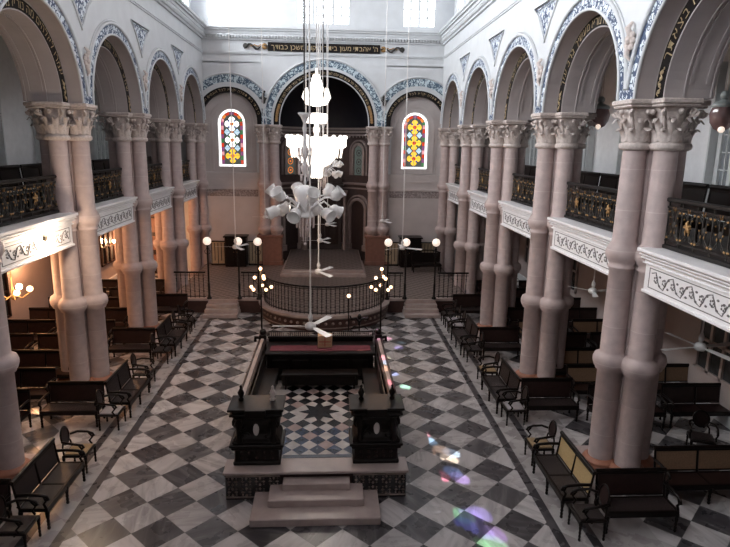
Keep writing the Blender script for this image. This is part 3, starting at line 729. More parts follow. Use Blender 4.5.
def globe_lamp(label,x,y,h,proto=None):
    t=thing('globe_lamp',label,'lamp',(x,y,ZP+.03),group='opal globe lamps on the platform posts')
    q=MB();q.lathe([(.10,0),(.10,.06),(.06,.1),(.045,.2),(.05,.6),(.035,.7),(.035,h-.35),(.06,h-.3),(.03,h-.24),(.05,h-.2),(.08,h-.16)],10);
    for sx in(-1,1): q.tube([(0,0,h-.55),(sx*.1,0,h-.5),(sx*.12,0,h-.4),(sx*.05,0,h-.35)],.012,5)
    q.build('post',iron,t)
    q=MB();q.ball((0,0,h),.165,20,14);q.build('globe',globe,t)
    L=bpy.data.lights.new('glow','POINT')
    return t
for lab,x in(('opal globe lamp on its post at the far left of the platform railing',-4.66),('opal globe lamp on a post at the right of the left steps',-3.42),('opal globe lamp left of the curved railing, beside the candelabrum',-2.62),('opal globe lamp right of the curved railing',2.72),('opal globe lamp at the left of the right steps, behind a fan',3.47),('opal globe lamp on its post at the far right of the platform railing',4.72)):
    globe_lamp(lab,x,23.62 if abs(x)<3 else 23.70,2.42)
for sx in(-1,1):
    sn='left' if sx<0 else 'right'
    t=thing('cabinet','black box cabinet standing against the back wall under the %s stained window'%sn,'cabinet',(sx*4.6,30.6,ZP+.004))
    q=MB();q.box(-.55,.55,-.35,.35,0,1.55,b=.03);q.box(-.62,.62,-.4,.4,1.55,1.63,b=.02);q.build('body',wood,t)
    for s2 in(-1,1):
        q=MB();x0,x1=sorted((s2*.03,s2*.5));q.box(x0,x1,-.38,-.35,.15,1.45,b=.015);d=q.build('door',wood,t)
        q=MB();q.ball((s2*.08,-.4,.8),.02,8,5);q.build('knob',gold2,d)
    for s2 in(-1,1):
        xx=sx*4.6+s2*.98
        t=thing('folding_screen','low cream panel with black bars %s of the %s black cabinet'%('left' if s2<0 else 'right',sn),'screen',(xx,30.75,ZP+.004))
        q=MB();q.box(-.36,.36,-.02,.02,.1,1.25);q.build('panel',cream,t)
        q=MB()
        for k2 in range(5): q.box(-.34+.17*k2-.015,-.34+.17*k2+.015,-.05,-.02,.05+.2*(k2%2),1.2)
        q.box(-.38,.38,-.05,.05,1.25,1.3);q.box(-.38,.38,-.05,.05,0,.08);q.build('frame',iron,t)
t=thing('settee','long dark low settee standing before the right stained window','settee',(5.3,29.3,ZP+.004))
q=MB();q.box(-.75,.75,-.3,.3,.3,.45,b=.04);q.build('seat',wood,t)
q=MB();q.box(-.75,.75,.25,.32,.45,.95,b=.03);q.tube([(-.75,.28,.95),(-.3,.28,1.08),(.3,.28,1.08),(.75,.28,.95)],.04,6);q.build('backrest',wood,t)
for a_ in(-.7,.7):
    for c_ in(-.25,.25): q=MB();q.box(a_-.03,a_+.03,c_-.03,c_+.03,0,.3);q.build('leg',wood,t)
# ------------------------------------------------------------------ clustered columns
def shaft_prof(z0=.22):
    P=[(.262,z0)]
    P+=[(.258,2.28),(.31,2.31),(.31,2.34),(.345,2.38),(.375,2.47),(.375,2.55),(.345,2.64),(.27,2.68),(.25,2.72)]
    P+=[(.238,4.52),(.275,4.55),(.275,4.59),(.245,4.61),(.29,4.70),(.345,4.80),(.345,4.90),(.30,5.0),(.242,5.10)]
    P+=[(.222,6.95)]
    return P
q=MB();q.lathe(shaft_prof(),24);shaft_d=q.build('shaft',stone,data_only=True)
q=MB();q.lathe([(.41,0),(.41,.06),(.39,.11),(.36,.13),(.385,.16),(.36,.20),(.30,.24),(.28,.25)],24);base_d=q.build('base',orange,data_only=True)
def leaf(mb,ang,r0,z0,h,w,out,m=0):
    ca,sa=math.cos(ang),math.sin(ang);v=[];f=[];N=6
    for i in range(N+1):
        t=i/N;rr=r0+out*(t**2.2);z=z0+h*(t if t<.85 else .85-(t-.85)*1.2)
        ww=w*(1-.15*t)*(1 if t<.8 else 1-(t-.8)*3.2)+.01
        for s_ in(-1,-.5,0,.5,1):
            bul=.03*(1-s_*s_);x=rr+bul;yy=s_*ww/2
            v.append((ca*x-sa*yy,sa*x+ca*yy,z))
    for i in range(N):
        for j in range(4): f.append((5*i+j,5*i+j+1,5*i+j+6,5*i+j+5))
    mb.add(v,f,m,True)
q=MB();q.lathe([(.25,6.94),(.30,6.97),(.315,7.02),(.30,7.07),(.255,7.09),(.235,7.3),(.24,7.5),(.28,7.70),(.30,7.74)],20)
for k_ in range(8): leaf(q,k_*PI/4,.25,7.09,.32,.16,.15)
for k_ in range(8): leaf(q,(k_+.5)*PI/4,.25,7.12,.50,.15,.20)
for k_ in range(4):
    a_=PI/4+k_*PI/2;ca,sa=math.cos(a_),math.sin(a_);pts=[]
    for i in range(14):
        th=i*.62;rr=.095*(1-i/17);pts.append((ca*(.40+rr*math.cos(th)),sa*(.40+rr*math.cos(th)),7.66-rr*math.sin(th)))
    q.tube(pts,[.032*(1-i/22) for i in range(14)],6);q.tube([(ca*.27,sa*.27,7.3),(ca*.33,sa*.33,7.55),(ca*.45,sa*.45,7.69)],[.02,.03,.03],6)
    a2=k_*PI/2;q.ball((math.cos(a2)*.35,math.sin(a2)*.35,7.66),.055,8,6)
q.box(-.36,.36,-.36,.36,7.745,7.80,b=.02);q.box(-.39,.39,-.39,.39,7.80,7.895,b=.02)
cap_d=q.build('capital',capst,data_only=True)
q=MB();q.box(-.80,.80,-.80,.80,0,.035,b=.01);q.box(-.21,.21,-.21,.21,.035,7.85);plinth_d=q.build('core',stone,data_only=True)
def pier(label,x,y,red=False,z=0):
    t=thing('clustered_column',label,'column',(x,y,z),group='clustered arcade columns')
    inst(plinth_d,'core',t)
    for (dx,dy) in((.41,0),(-.41,0),(0,.41),(0,-.41)):
        inst(shaft_d,'shaft',t,(dx,dy,0));inst(base_d,'base',t,(dx,dy,.0));inst(cap_d,'capital',t,(dx,dy,0))
    return t
ordn=['second column behind the camera','column behind the camera','column','nearest','second','third','fourth']
LBR={2:'clustered pink stone column of the right arcade just outside the frame',3:'nearest clustered pink stone column of the right arcade, largest in view',4:'second nearest clustered pink column of the right arcade, with the wide dark bench before it',5:'third nearest clustered pink column of the right arcade',6:'fourth nearest clustered pink column of the right arcade, close to the platform railing'}
LBL={2:'clustered stone column of the left arcade just outside the frame',3:'clustered stone column of the left arcade cut off by the left picture edge',4:'largest whole clustered stone column of the left arcade, warm lit on its aisle side',5:'second whole clustered stone column of the left arcade',6:'third whole clustered column of the left arcade, nearest the platform'}
for i in range(2,7):
    pier(LBR[i],XP,PY[i]);pier(LBL[i],-XP,PY[i])
for sx in(-1,1):
    sn='left' if sx<0 else 'right'
    t=thing('clustered_column','slender paired column in the %s back corner where the arcade meets the back wall'%sn,'column',(sx*XP,YB-.05,0),group='clustered arcade columns')
    for (dx,dy) in((-.41*sx,0),(0,-.41)):
        inst(shaft_d,'shaft',t,(dx,dy,0));inst(cap_d,'capital',t,(dx,dy,0))
    inst(plinth_d,'core',t)
    t=thing('clustered_column','clustered column on the %s side of the central back arch, red brown below'%sn,'column',(sx*2.85,YB-.08,ZP),group='clustered arcade columns')
    for (dx,dy) in((.29,-.12),(-.29,-.12)):
        inst(shaft_d,'shaft',t,(dx,dy,-ZP));inst(cap_d,'capital',t,(dx,dy,-ZP))
    q=MB();q.box(-.3,.3,-.05,.1,0,7.25);q.build('core',stone,t)
    q=MB();q.box(-.62,.62,-.50,.1,0,1.55,b=.03);q.box(-.68,.68,-.56,.1,1.50,1.62,b=.02);q.box(-.68,.68,-.56,.1,0,.22,b=.02);q.build('pedestal',redwood,t)
# ------------------------------------------------------------------ gallery fronts and railings
def scroll(mb,cx,cy,r,turn,s,y,th,n=16):
    pts=[]
    for i in range(n):
        t=i/(n-1);a_=s+turn*t*3.9;rr=r*(1-.82*t);pts.append((cx+rr*math.cos(a_),y,cy+rr*math.sin(a_)))
    mb.tube(pts,[th*(1-.3*i/n) for i in range(n)],5)
for side in('right','left'):
    F=frame(side);sd=1 if side=='right' else -1
    HL=SP/2-.66
    XG=6.55
    q=MB();q.M=F
    q.box(-HL,HL,XG,XG+.45,4.22,4.78);q.box(-HL,HL,XG-.05,XG+.45,4.20,4.26,b=.01)
    for (z0,z1,o) in((4.76,4.79,.03),(4.79,4.86,.01),(4.86,4.89,.07),(4.89,4.93,.05),(4.93,4.96,.11),(4.96,5.0,.09),(5.0,5.07,.16)): q.box(-HL-.12,HL+.12,XG-o,XG+.45,z0,z1,b=.008)
    beam_d=q.build('beam',beamw,data_only=True)
    q=MB();q.M=F
    for (a0,a1,z0,z1) in((-HL+.16,HL-.16,4.70,4.715),(-HL+.16,HL-.16,4.32,4.335),(-HL+.16,-HL+.175,4.32,4.715),(HL-.175,HL-.16,4.32,4.715)): q.box(a0,a1,XG-.008,XG+.01,z0,z1)
    N=11;W_=(2*HL-.5)
    for k_ in range(N):
        cx=-W_/2+W_*(k_+.5)/N;up=1 if k_%2 else -1
        scroll(q,cx,4.52+.02*up,.115,up,PI/2*up+PI,XG-.004,.009)
        q.tube([(cx-W_/N/2,XG-.004,4.52-.10*up),(cx,XG-.004,4.52-.14*up),(cx+W_/N/2,XG-.004,4.52+.10*up)],.012,4)
        for j in range(5): a_=2*PI*j/5;q.ball((cx+.045*math.cos(a_),XG-.002,4.52+.045*math.sin(a_)),.024,5,3,sc=(1,.3,1))
        q.ball((cx+W_/N/2,XG-.002,4.60),.03,5,3,sc=(1.4,.3,.8));q.ball((cx+W_/N/2,XG-.002,4.43),.03,5,3,sc=(1.4,.3,.8))
    orn_d=q.build('scroll_ornament',scrollm,data_only=True)
    # iron balustrade
    XR=6.88
    q=MB();q.M=F;q.box(-HL-.12,HL+.12,XR-.06,XR+.06,5.98,6.06,b=.02);q.box(-HL-.1,HL+.1,XR-.03,XR+.03,5.86,5.90);hr_d=q.build('handrail',iron,data_only=True)
    q=MB();q.M=F;q.box(-HL-.1,HL+.1,XR-.05,XR+.05,5.08,5.15);q.box(-HL-.1,HL+.1,XR-.02,XR+.02,5.22,5.25);br_d=q.build('bottom_rail',iron,data_only=True)
    q=MB();q.M=F;g=MB();g.M=F
    N=8;W_=2*HL
    for k_ in range(N):
        cx=-HL+W_*(k_+.5)/N
        q.box(cx-W_/N/2-.01,cx-W_/N/2+.01,XR-.012,XR+.012,5.15,5.98)
        for s1 in(-1,1):
            for s2 in(-1,1):
                scroll(q,cx+s1*.10,5.56+s2*.17,.13,s1*s2,PI/2*(1-s1),XR,.014)
            q.tube([(cx+s1*.2,XR,5.25),(cx+s1*.05,XR,5.42),(cx+s1*.05,XR,5.7),(cx+s1*.2,XR,5.86)],.013,5)
            g.ball((cx+s1*.18,XR-.02,5.30),.030,6,4,sc=(1.4,.5,.8));g.ball((cx+s1*.17,XR-.02,5.80),.028,6,4,sc=(1.3,.5,.8));g.ball((cx+s1*.10,XR-.02,5.56),.018,6,4);g.ball((cx+s1*.05,XR-.02,5.42+.02*k_%.1),.02,5,4,sc=(1,.5,1.5));g.ball((cx+s1*.12,XR-.02,5.70),.018,5,4)
        q.ball((cx,XR,5.56),.05,8,6,sc=(1,.5,1.4))
        if k_%4==1:
            for j in range(5):
                a_=PI/2+2*PI*j/5;g.tube([(cx,XR-.02,5.56),(cx+.08*math.cos(a_+.2),XR-.03,5.56+.09*math.sin(a_+.2)),(cx+.11*math.cos(a_),XR-.02,5.56+.13*math.sin(a_))],[.03,.03,.008],5)
        g.tube([(cx-.04,XR-.02,5.9),(cx-.02,XR-.02,5.82),(cx+.02,XR-.02,5.82),(cx+.04,XR-.02,5.9)],.014,5)
    sc_d=q.build('scrollwork',greyiron,data_only=True);gi_d=g.build('gilt_leaves',gold2,data_only=True)
    dist=['','','in the nearest %s gallery bay, cut by the picture edge','in the second visible bay of the %s gallery','in the third visible bay of the %s gallery','in the fourth visible bay of the %s gallery','in the last %s gallery bay, beside the back wall']
    for i in range(7):
        loc=(0,(PY[i]+PY[i+1])/2,0)
        o=bpy.data.objects.new('trim_%d'%(3+i+(0 if side=='right' else 7)),beam_d);C.objects.link(o);o.location=loc;o['kind']='structure'
        inst(orn_d,'scroll_ornament',o)
        if i<2: continue
        t=thing('balcony_railing','iron railing with gilt leaves '+dist[i]%side,'railing',loc,group='gallery railings')
        for d,nm in((hr_d,'handrail'),(br_d,'bottom_rail'),(sc_d,'scrollwork'),(gi_d,'gilt_leaves')): inst(d,nm,t)
# ------------------------------------------------------------------ benches and chairs
def turned(mb,x,y,h,r=.037):
    mb.lathe([(r*.6,0),(r*.9,.03),(r*.6,.06),(r*.85,.10),(r*.6,.13),(r*.9,.17),(r*.65,.2),(r,.28),(r*.8,h-.08),(r*1.15,h-.06),(r*1.15,h)],8,(x,y,0))
def bench(name,label,L,seatm=caned,backm=caned,n=2,group=None,arms=True):
    t=thing(name,label,'bench',group=group);h=L/2
    q=MB();q.box(-h,h,-.27,-.21,.32,.44,b=.01);q.box(-h,h,.20,.25,.36,.44,b=.01)
    for k_ in range(n+1): xx=-h+.02+(L-.04)*k_/n;q.box(xx-.025,xx+.025,-.24,.22,.37,.44,b=.005)
    q.build('seat_frame',wood,t)
    for k_ in range(n):
        x0=-h+.045+(L-.04)*k_/n;x1=-h-.005+(L-.04)*(k_+1)/n;q=MB();q.box(x0,x1,-.225,.205,.405,.43);q.build('seat',seatm,t)
    q=MB();q.tube([(-h,.31,.95),(h,.31,.95)],.042,8);q.tube([(-h,.255,.47),(h,.255,.47)],.02,6);q.box(-h,h,.285,.315,.88,.93,b=.005)
    for k_ in range(n+1):
        xx=-h+.02+(L-.04)*k_/n;q.tube([(xx,.23,.42),(xx,.26,.6),(xx,.31,.95)],.024,6)
    q.build('backrest',wood,t)
    for k_ in range(n):
        x0=-h+.045+(L-.04)*k_/n;x1=-h-.005+(L-.04)*(k_+1)/n;q=MB()
        q.add([(x0,.250,.48),(x1,.250,.48),(x1,.298,.88),(x0,.298,.88),(x0,.263,.48),(x1,.263,.48),(x1,.311,.88),(x0,.311,.88)],[(0,1,2,3),(4,7,6,5),(0,4,5,1),(3,2,6,7)]);q.build('cane_panel',backm,t)
    for sx in(-1,1):
        for yy in(-.245,.225): q=MB();turned(q,sx*(h-.03),yy,.37);q.build('leg',wood,t)
    if n>1 and L>1.5:
        q=MB();turned(q,0,-.245,.37);q.build('leg',wood,t)
    if arms:
        for sx in(-1,1):
            x=sx*(h-.02);q=MB();q.tube([(x,.28,.70),(x,.05,.71),(x,-.18,.69),(x,-.27,.66),(x,-.29,.61),(x,-.25,.60)],.031,6);q.tube([(x,-.22,.66),(x,-.25,.58),(x,-.20,.52),(x,-.24,.44)],.026,6);q.build('armrest',wood,t)
    return t
def chair(label,seatm,backm=caned,group=None):
    t=thing('armchair',label,'chair',group=group)
    q=MB();q.box(-.27,.27,-.26,.25,.37,.42,b=.015);q.build('seat_frame',wood,t)
    q=MB();q.box(-.23,.23,-.22,.21,.415,.445,b=.01);q.build('seat',seatm,t)
    q=MB();q.tube([(.17*math.cos(a_*PI/8),.27+.03*math.sin(a_*PI/8),.76+.19*math.sin(a_*PI/8)) for a_ in range(16)],.022,6,closed=True)
    for sx in(-1,1): q.tube([(sx*.2,.23,.42),(sx*.19,.25,.55),(sx*.13,.26,.63)],.02,6)
    q.build('backrest',wood,t)
    q=MB();q.add([(.16*math.cos(a_*PI/8),.268+.03*math.sin(a_*PI/8),.76+.18*math.sin(a_*PI/8)) for a_ in range(16)]+[(.16*math.cos(a_*PI/8),.282+.03*math.sin(a_*PI/8),.76+.18*math.sin(a_*PI/8)) for a_ in range(16)],[tuple(range(16)),tuple(range(16,32))[::-1]]);q.build('back_medallion',backm,t)
    for sx in(-1,1):
        x=sx*.27;q=MB();q.tube([(sx*.19,.25,.70),(x,.12,.72),(x+sx*.02,-.08,.70),(x,-.2,.67),(x,-.23,.62),(x,-.18,.60)],.026,6);q.tube([(x,-.12,.68),(x+sx*.01,-.19,.58),(x,-.12,.50),(x,-.17,.42)],.022,6);q.build('armrest',wood,t)
        for yy in(-.23,.22): q=MB();turned(q,sx*.24,yy,.38,.030);q.build('leg',wood,t)
    return t
# prototypes
BN=1.62
protoN=bench('nave_bench','',BN,group=None)
protoY=bench('nave_bench','',BN,caned,canep)
protoT=bench('cross_bench','',1.38,caned,woodm,n=1)
protoA=bench('aisle_bench','',1.85,woodm,woodm,n=2)
protoAt=bench('aisle_bench','',1.85,woodm,canet2,n=2)
cT=chair('',canet,woodm);cW=chair('',cushion,caned);cD=chair('',caned,woodm)
used=set()
KC={p.name:kids(p) for p in(protoN,protoY,protoT,protoA,protoAt,cT,cW,cD)}
def put(p,x,y,rz,label,group=None):
    if p.name not in used:
        used.add(p.name);o=p;o.location=(x,y,0);o.rotation_euler=(0,0,rz);o['label']=label
        if group:o['group']=group
        return o
    return copy_tree(p,None,(x,y,0),rz,label,group,_k=KC[p.name])
Y0=[9.2,13.66,18.1,22.75]
near=['nearest','second','third','farthest']
for sx in(1,-1):
    sn='right' if sx>0 else 'left';rz=-PI/2 if sx>0 else PI/2
    for k_,y0 in enumerate(Y0):
        col=('the nearest %s column','the second %s column','the third %s column','the fourth %s column')[k_]%sn if sx>0 else ('the cut-off left column','the largest whole left column','the second whole left column','the left column nearest the platform')[k_]
        if k_<3 or True:
            put(protoT,sx*6.1,y0+.28 if k_<3 else y0+.1,0,'dark wooden bench set crosswise in front of '+col,'crosswise benches before the columns')
        if k_==3: continue
        ca,cb=((cD,cT),(cW,cT),(cD,cW))[k_] if sx>0 else ((cD,cT),(cW,cD),(cD,cD))[k_]
        def seatname(c): return {cT:'tan-seated',cW:'pale-cushioned',cD:'dark-seated'}[c]
        put(ca,sx*5.08,y0+.08,rz,'%s armchair at the near end of the nave bench beside %s'%(seatname(ca),col),'armchairs along the nave')
        pr=protoY if (sx>0 and k_==0) else protoN
        put(pr,sx*5.03,y0+1.30,rz,('dark bench with pale gold cane back facing the nave beside ' if pr is protoY else 'dark cane bench facing the nave beside ')+col,'benches facing the nave')
        put(cb,sx*5.08,y0+2.64 if k_ else y0+2.62,rz,'%s armchair at the far end of the nave bench beside %s'%(seatname(cb),col),'armchairs along the nave')
# extra chairs close to the far end
put(cW,5.08,18.1+3.35,-PI/2,'dark wooden armchair with pale cushioned seat beyond the third right bench, near the platform','armchairs along the nave')
put(cD,5.08,22.3,-PI/2,'dark wooden armchair with dark seat at the foot of the right platform end','armchairs along the nave')
put(cD,-5.08,21.5,PI/2,'dark wooden armchair with dark seat beyond the third left bench, near the platform','armchairs along the nave')
rows=[10.3,13.5,14.9,16.3,17.8,19.3,20.8,22.3,23.9,25.4]
rown=['nearest','second','third','fourth','fifth','sixth','seventh','eighth','ninth','farthest']
for sx in(1,-1):
    sn='right' if sx>0 else 'left'
    for k_,y in enumerate(rows):
        for j in(0,1):
            p=protoAt if (sx>0 and k_ in(0,2,3,5)) else protoA
            xx=sx*(8.0+j*1.98)-(.05*sx)
            if abs(y-PY[0])<0:continue
            put(p,xx,y,0,'dark %sbench in the %s row of the %s aisle, %s'%('tan-backed ' if p is protoAt else '',rown[k_],sn,'beside the columns' if j==0 else 'by the outer wall'),'benches in the side aisles')
t=put(cD,9.0,12.0,-.4,'dark bentwood armchair alone on the checker floor of the right aisle')
# gallery benches
q=MB();GBk=[]
gp=bench('gallery_bench','',4.82,wood,wood,n=5,arms=False);GK=kids(gp)
first=True
dist2=['','','nearest visible','second visible','third visible','fourth visible','last']
for sx in(1,-1):
    for i in range(2,7):
        lab='dark bench behind the railing of the %s bay of the %s gallery'%(dist2[i],'right' if sx>0 else 'left')
        y=(PY[i]+PY[i+1])/2;rz=-PI/2 if sx>0 else PI/2
        if first: o=gp;o.location=(sx*7.75,y,5.05);o.rotation_euler=(0,0,rz);o['label']=lab;first=False
        else:o=copy_tree(gp,None,(sx*7.75,y,5.05),rz,lab,None,_k=GK)
        o['group']='gallery benches'
        o.scale=(1,1,1.25)
# ------------------------------------------------------------------ bimah
BX=.07;BF=10.5;BE=16.35;BZ=.62
bi=thing('bimah_platform','raised dark-sided central platform with a marble slab front and three marble steps','platform',(BX,13.4,0))
q=MB();q.box(BX-1.70,BX+1.70,BF+.08,BE,0,BZ-.06);q.build('body',mosr,bi,world=True)
q=MB();q.box(BX-1.84,BX+1.84,BF-.04,11.0,BZ-.06,BZ,b=.015);q.build('marble_slab',marb,bi,world=True)
for sx in(-1,1):   # star lattice panels
    q=MB();x0,x1=(BX-1.80,BX-.72) if sx<0 else (BX+.72,BX+1.80)
    q.box(x0,x1,BF+.02,BF+.08,.0,BZ-.06);fp=q.build('front_panel',tileb,bi,world=True)
    q=MB();q.box(x0+.01,x1-.01,BF-.0,BF+.02,.50,.53);q.box(x0+.01,x1-.01,BF-.0,BF+.02,.04,.07)
    for i in range(4):
        for j in range(2):
            cx=x0+.14+.27*i;cz=.17+.23*j
            for (dx,dz) in((0,.075),(0,-.075),(.075,0),(-.075,0)): q.add([(cx+dx*.4,BF+.008,cz+dz*.4),(cx+dx-dz*.4,BF+.008,cz+dz-dx*.4),(cx+dx*1.4,BF+.008,cz+dz*1.4),(cx+dx+dz*.4,BF+.008,cz+dz+dx*.4)],[(0,1,2,3)])
            for t_ in range(4):
                a_=PI/4+t_*PI/2;q.ball((cx+.105*math.cos(a_),BF+.01,cz+.09*math.sin(a_)),.018,5,3,sc=(1,.3,1))
    q.build('mosaic_pattern',mosw,bi,world=True)
for k_,(x0,x1,y0,z1) in enumerate(((-1.22,1.22,9.62,.16),(-.92,.92,9.98,.315),(-.66,.66,10.28,.47))):
    q=MB();q.box(BX+x0,BX+x1,y0,BF+.05,0 if k_==0 else z1-.155,z1,b=.015);q.build('step',marb,bi,world=True)
# checker floor
q=MB();q.box(BX-1.66,BX+1.66,11.0,BE-.1,BZ-.06,BZ-.002,m=2)
q.box(BX-.72,BX+.72,11.0,11.12,BZ-.01,BZ+.003,m=3)
w_=.36;h_=.40
for i in range(-3,4):
    for j in range(0,11):
        for (ox,oy) in((0,0),(.5,.5)):
            cx=BX+(i+ox)*w_;cy=11.32+(j+oy)*h_
            if abs(cx-BX)>.95: continue
            if math.hypot(cx-BX,(cy-13.12)*.9)<.42: continue
            mm=(1 if j<3 else 0) if ox==0 else None
            if ox==0: q.add([(cx-w_/2,cy,BZ+.002),(cx,cy-h_/2,BZ+.002),(cx+w_/2,cy,BZ+.002),(cx,cy+h_/2,BZ+.002)],[(0,1,2,3)],mm)
            elif (i+j)%3==0: q.add([(cx-w_/2,cy,BZ+.002),(cx,cy-h_/2,BZ+.002),(cx+w_/2,cy,BZ+.002),(cx,cy+h_/2,BZ+.002)],[(0,1,2,3)],4)
st=[]
for k_ in range(16):
    a_=k_*PI/8+PI/8;r_=.50 if k_%2 else .27;st.append((BX+r_*math.cos(a_),13.12+1.1*r_*math.sin(a_),BZ+.006))
q.add(st,[tuple(range(16))],0)
q.build('checker_floor',[tileb,tilen,tilew,bordb,tilep],bi,world=True)
for sx in(-1,1):
    sn='left' if sx<0 else 'right'
    t=thing('carved_pedestal','carved dark wooden pedestal at the %s front corner of the central platform'%sn,'pedestal',(BX+sx*1.20,11.02,BZ+.004),group='carved pedestals of the central platform')
    q=MB()
    for (w2,d2,z0,z1) in((.47,.30,0,.08),(.44,.27,.08,.34),(.50,.32,.34,.40),(.54,.34,.40,.46),(.48,.30,.46,.52)): q.box(-w2,w2,-d2,d2,z0,z1,b=.015)
    q.build('base',wood,t)
    q=MB()
    prof=[(.48,.52),(.45,.58),(.38,.66),(.36,.72),(.42,.80),(.47,.88),(.47,.96),(.44,1.02)]
    for (a0,z0),(a1,z1) in zip(prof,prof[1:]):
        d0,d1=a0*.62,a1*.62
        q.add([(-a0,-d0,z0),(a0,-d0,z0),(a0,d0,z0),(-a0,d0,z0),(-a1,-d1,z1),(a1,-d1,z1),(a1,d1,z1),(-a1,d1,z1)],[(0,1,5,4),(1,2,6,5),(2,3,7,6),(3,0,4,7)])
    for s2 in(-1,1):
        q.lathe([(.05,.5),(.075,.56),(.05,.62),(.06,.8),(.085,.9),(.05,.98),(.07,1.04)],10,(s2*.34,-.30,0))
        scr=MB();scroll(q,s2*.30,.86,.11,s2,0,-.33,.025);scroll(q,s2*.22,.66,.09,-s2,0,-.30,.022)
    q.build('carved_body',wood,t)
    q=MB();q.add([(-.10*0+.06*math.cos(2*PI*k_/12),-.295,.78+.13*math.sin(2*PI*k_/12)) for k_ in range(12)],[tuple(range(12))]);q.ball((0,-.27,.78),.06,10,6,sc=(1,.5,2));q.build('pale_inlay',tilew,t)
    q=MB()
    for (w2,d2,z0,z1) in((.46,.29,1.02,1.06),(.52,.33,1.06,1.11),(.47,.30,1.11,1.18),(.55,.36,1.18,1.23)): q.box(-w2,w2,-d2,d2,z0,z1,b=.012)
    q.box(-.20,.20,-.40,-.33,1.06,1.23,b=.01)
    q.build('cornice_top',wood,t)
    for i,(px_,py_) in enumerate(((.34*sx,.12),(-.30*sx,.10))):
        q=MB();q.lathe([(.05,1.23),(.06,1.26),(.03,1.29),(.055,1.34),(.07,1.39),(.04,1.45),(.02,1.49),(.03,1.52),(.005,1.55)],10,(px_,py_,0));q.build('finial',wood if i==0 or sx>0 else capst,t)
    # turned ornament grid on base
    q=MB()
    for i in range(5):
        for j in range(2): q.ball((-.30+.15*i,-.272,.15+.11*j),.035,6,4,sc=(1,.4,1))
    q.build('carved_rosettes',woodm,t)
    # side screens
    t=thing('side_parapet','long dark wooden parapet with pale top on the %s side of the central platform'%sn,'parapet',(BX+sx*1.66,13.8,BZ-.06),group='side parapets of the central platform')
    x=BX+sx*1.66
    q=MB();q.box(x-.05,x+.05,11.40,16.0,BZ,1.44);q.box(x-.08,x+.08,11.40,16.0,BZ,.75,b=.01)
    for i in range(6): q.box(x-.07,x+.07,11.5+.8*i,12.12+.8*i,.85,1.33,b=.02)
    q.build('panel',wood,t,world=True)
    q=MB();q.box(x-.11,x+.11,11.36,16.05,1.44,1.50,b=.02);q.build('top_rail',woodm,t,world=True)
    q=MB();q.box(x-.045,x+.045,11.42,16.0,1.50,1.525,b=.01);q.build('pale_top',marb,t,world=True)  # paler strip along the top of the dark rail
    q=MB();q.box(x-.10,x+.10,15.95,16.2,BZ,1.62,b=.02);q.ball((x,16.08,1.68),.10,10,6);q.tube([(x+sx*.08,16.08,1.5),(x+sx*.22,16.08,1.52),(x+sx*.22,16.08,1.4)],.05,6);q.build('end_post',wood,t,world=True)
    # inner bench along side
    t=thing('platform_bench','black bench inside the %s parapet of the central platform'%sn,'bench',(BX+sx*1.34,13.2,BZ+.008),group='benches inside the central platform')
    q=MB();q.box(-.22,.22,-1.5,1.7,.34,.42,b=.01);q.build('seat',wood,t)
    q=MB();q.box(sx*.17-.02,sx*.17+.02,-1.5,1.7,.42,.80,b=.01);q.build('backrest',wood,t)
    for yy in(-1.4,.1,1.6):
        for s2 in(-1,1): q=MB();turned(q,s2*.18,yy,.35);q.build('leg',wood,t)
t=thing('reading_desk','wide black reading desk with maroon cloth top at the back of the central platform','desk',(BX,15.5,BZ+.008))
q=MB();q.box(-1.45,1.45,-.45,.45,0,.72,b=.02);
for i in range(5): q.box(-1.3+.54*i,-.86+.54*i,-.47,-.44,.12,.60,b=.02)
q.build('cabinet',wood,t)
q=MB();q.box(-1.5,1.5,-.52,.50,.72,.80,b=.02);q.build('desk_top',wood,t)
q=MB();q.box(-1.38,1.38,-.34,.10,.80,.812,b=.004);q.build('maroon_cover',maroon,t)
t=thing('front_bench','low black bench in front of the reading desk on the central platform','bench',(BX,14.6,BZ+.008))
q=MB();q.box(-1.0,1.0,-.2,.2,.36,.43,b=.01);q.build('seat',wood,t)
q=MB();q.box(-1.0,1.0,-.16,-.12,.1,.36);q.build('apron',wood,t)
for sx in(-1,1):
    for yy in(-.15,.15): q=MB();turned(q,sx*.9,yy,.37);q.build('leg',wood,t)
t=thing('charity_box','small pale wooden box with red cross lines on the maroon cover','box',(BX+.12,15.52,BZ+.822))
q=MB();q.box(-.20,.20,-.13,.13,.0,.34,b=.01);q.build('box_body',boxm,t)
q=MB();q.box(-.012,.012,-.136,-.129,.04,.30);q.box(-.16,.16,-.136,-.129,.16,.185);q.box(-.16,.16,-.136,-.129,.08,.09);q.build('red_lines',redp,t)
t=thing('back_railing','low black rail with a crest of small pale turned spindles behind the reading desk','railing',(BX,16.1,BZ+.004))
q=MB();q.box(-1.5,1.5,-.05,.05,0,.88,b=.01);q.box(-1.52,1.52,-.08,.08,.88,.93,b=.01);q.box(-1.5,1.5,-.02,.02,1.05,1.07);q.build('rail',wood,t)
q=MB();q.lathe([(.012,.93),(.02,.96),(.012,.99),(.02,1.02),(.01,1.05)],6);sp_d=q.build('spindle',capst,data_only=True)
for i in range(50):
    x=-1.45+2.9*i/49
    if abs(x)>.32: inst(sp_d,'spindle',t,(x,0,0))
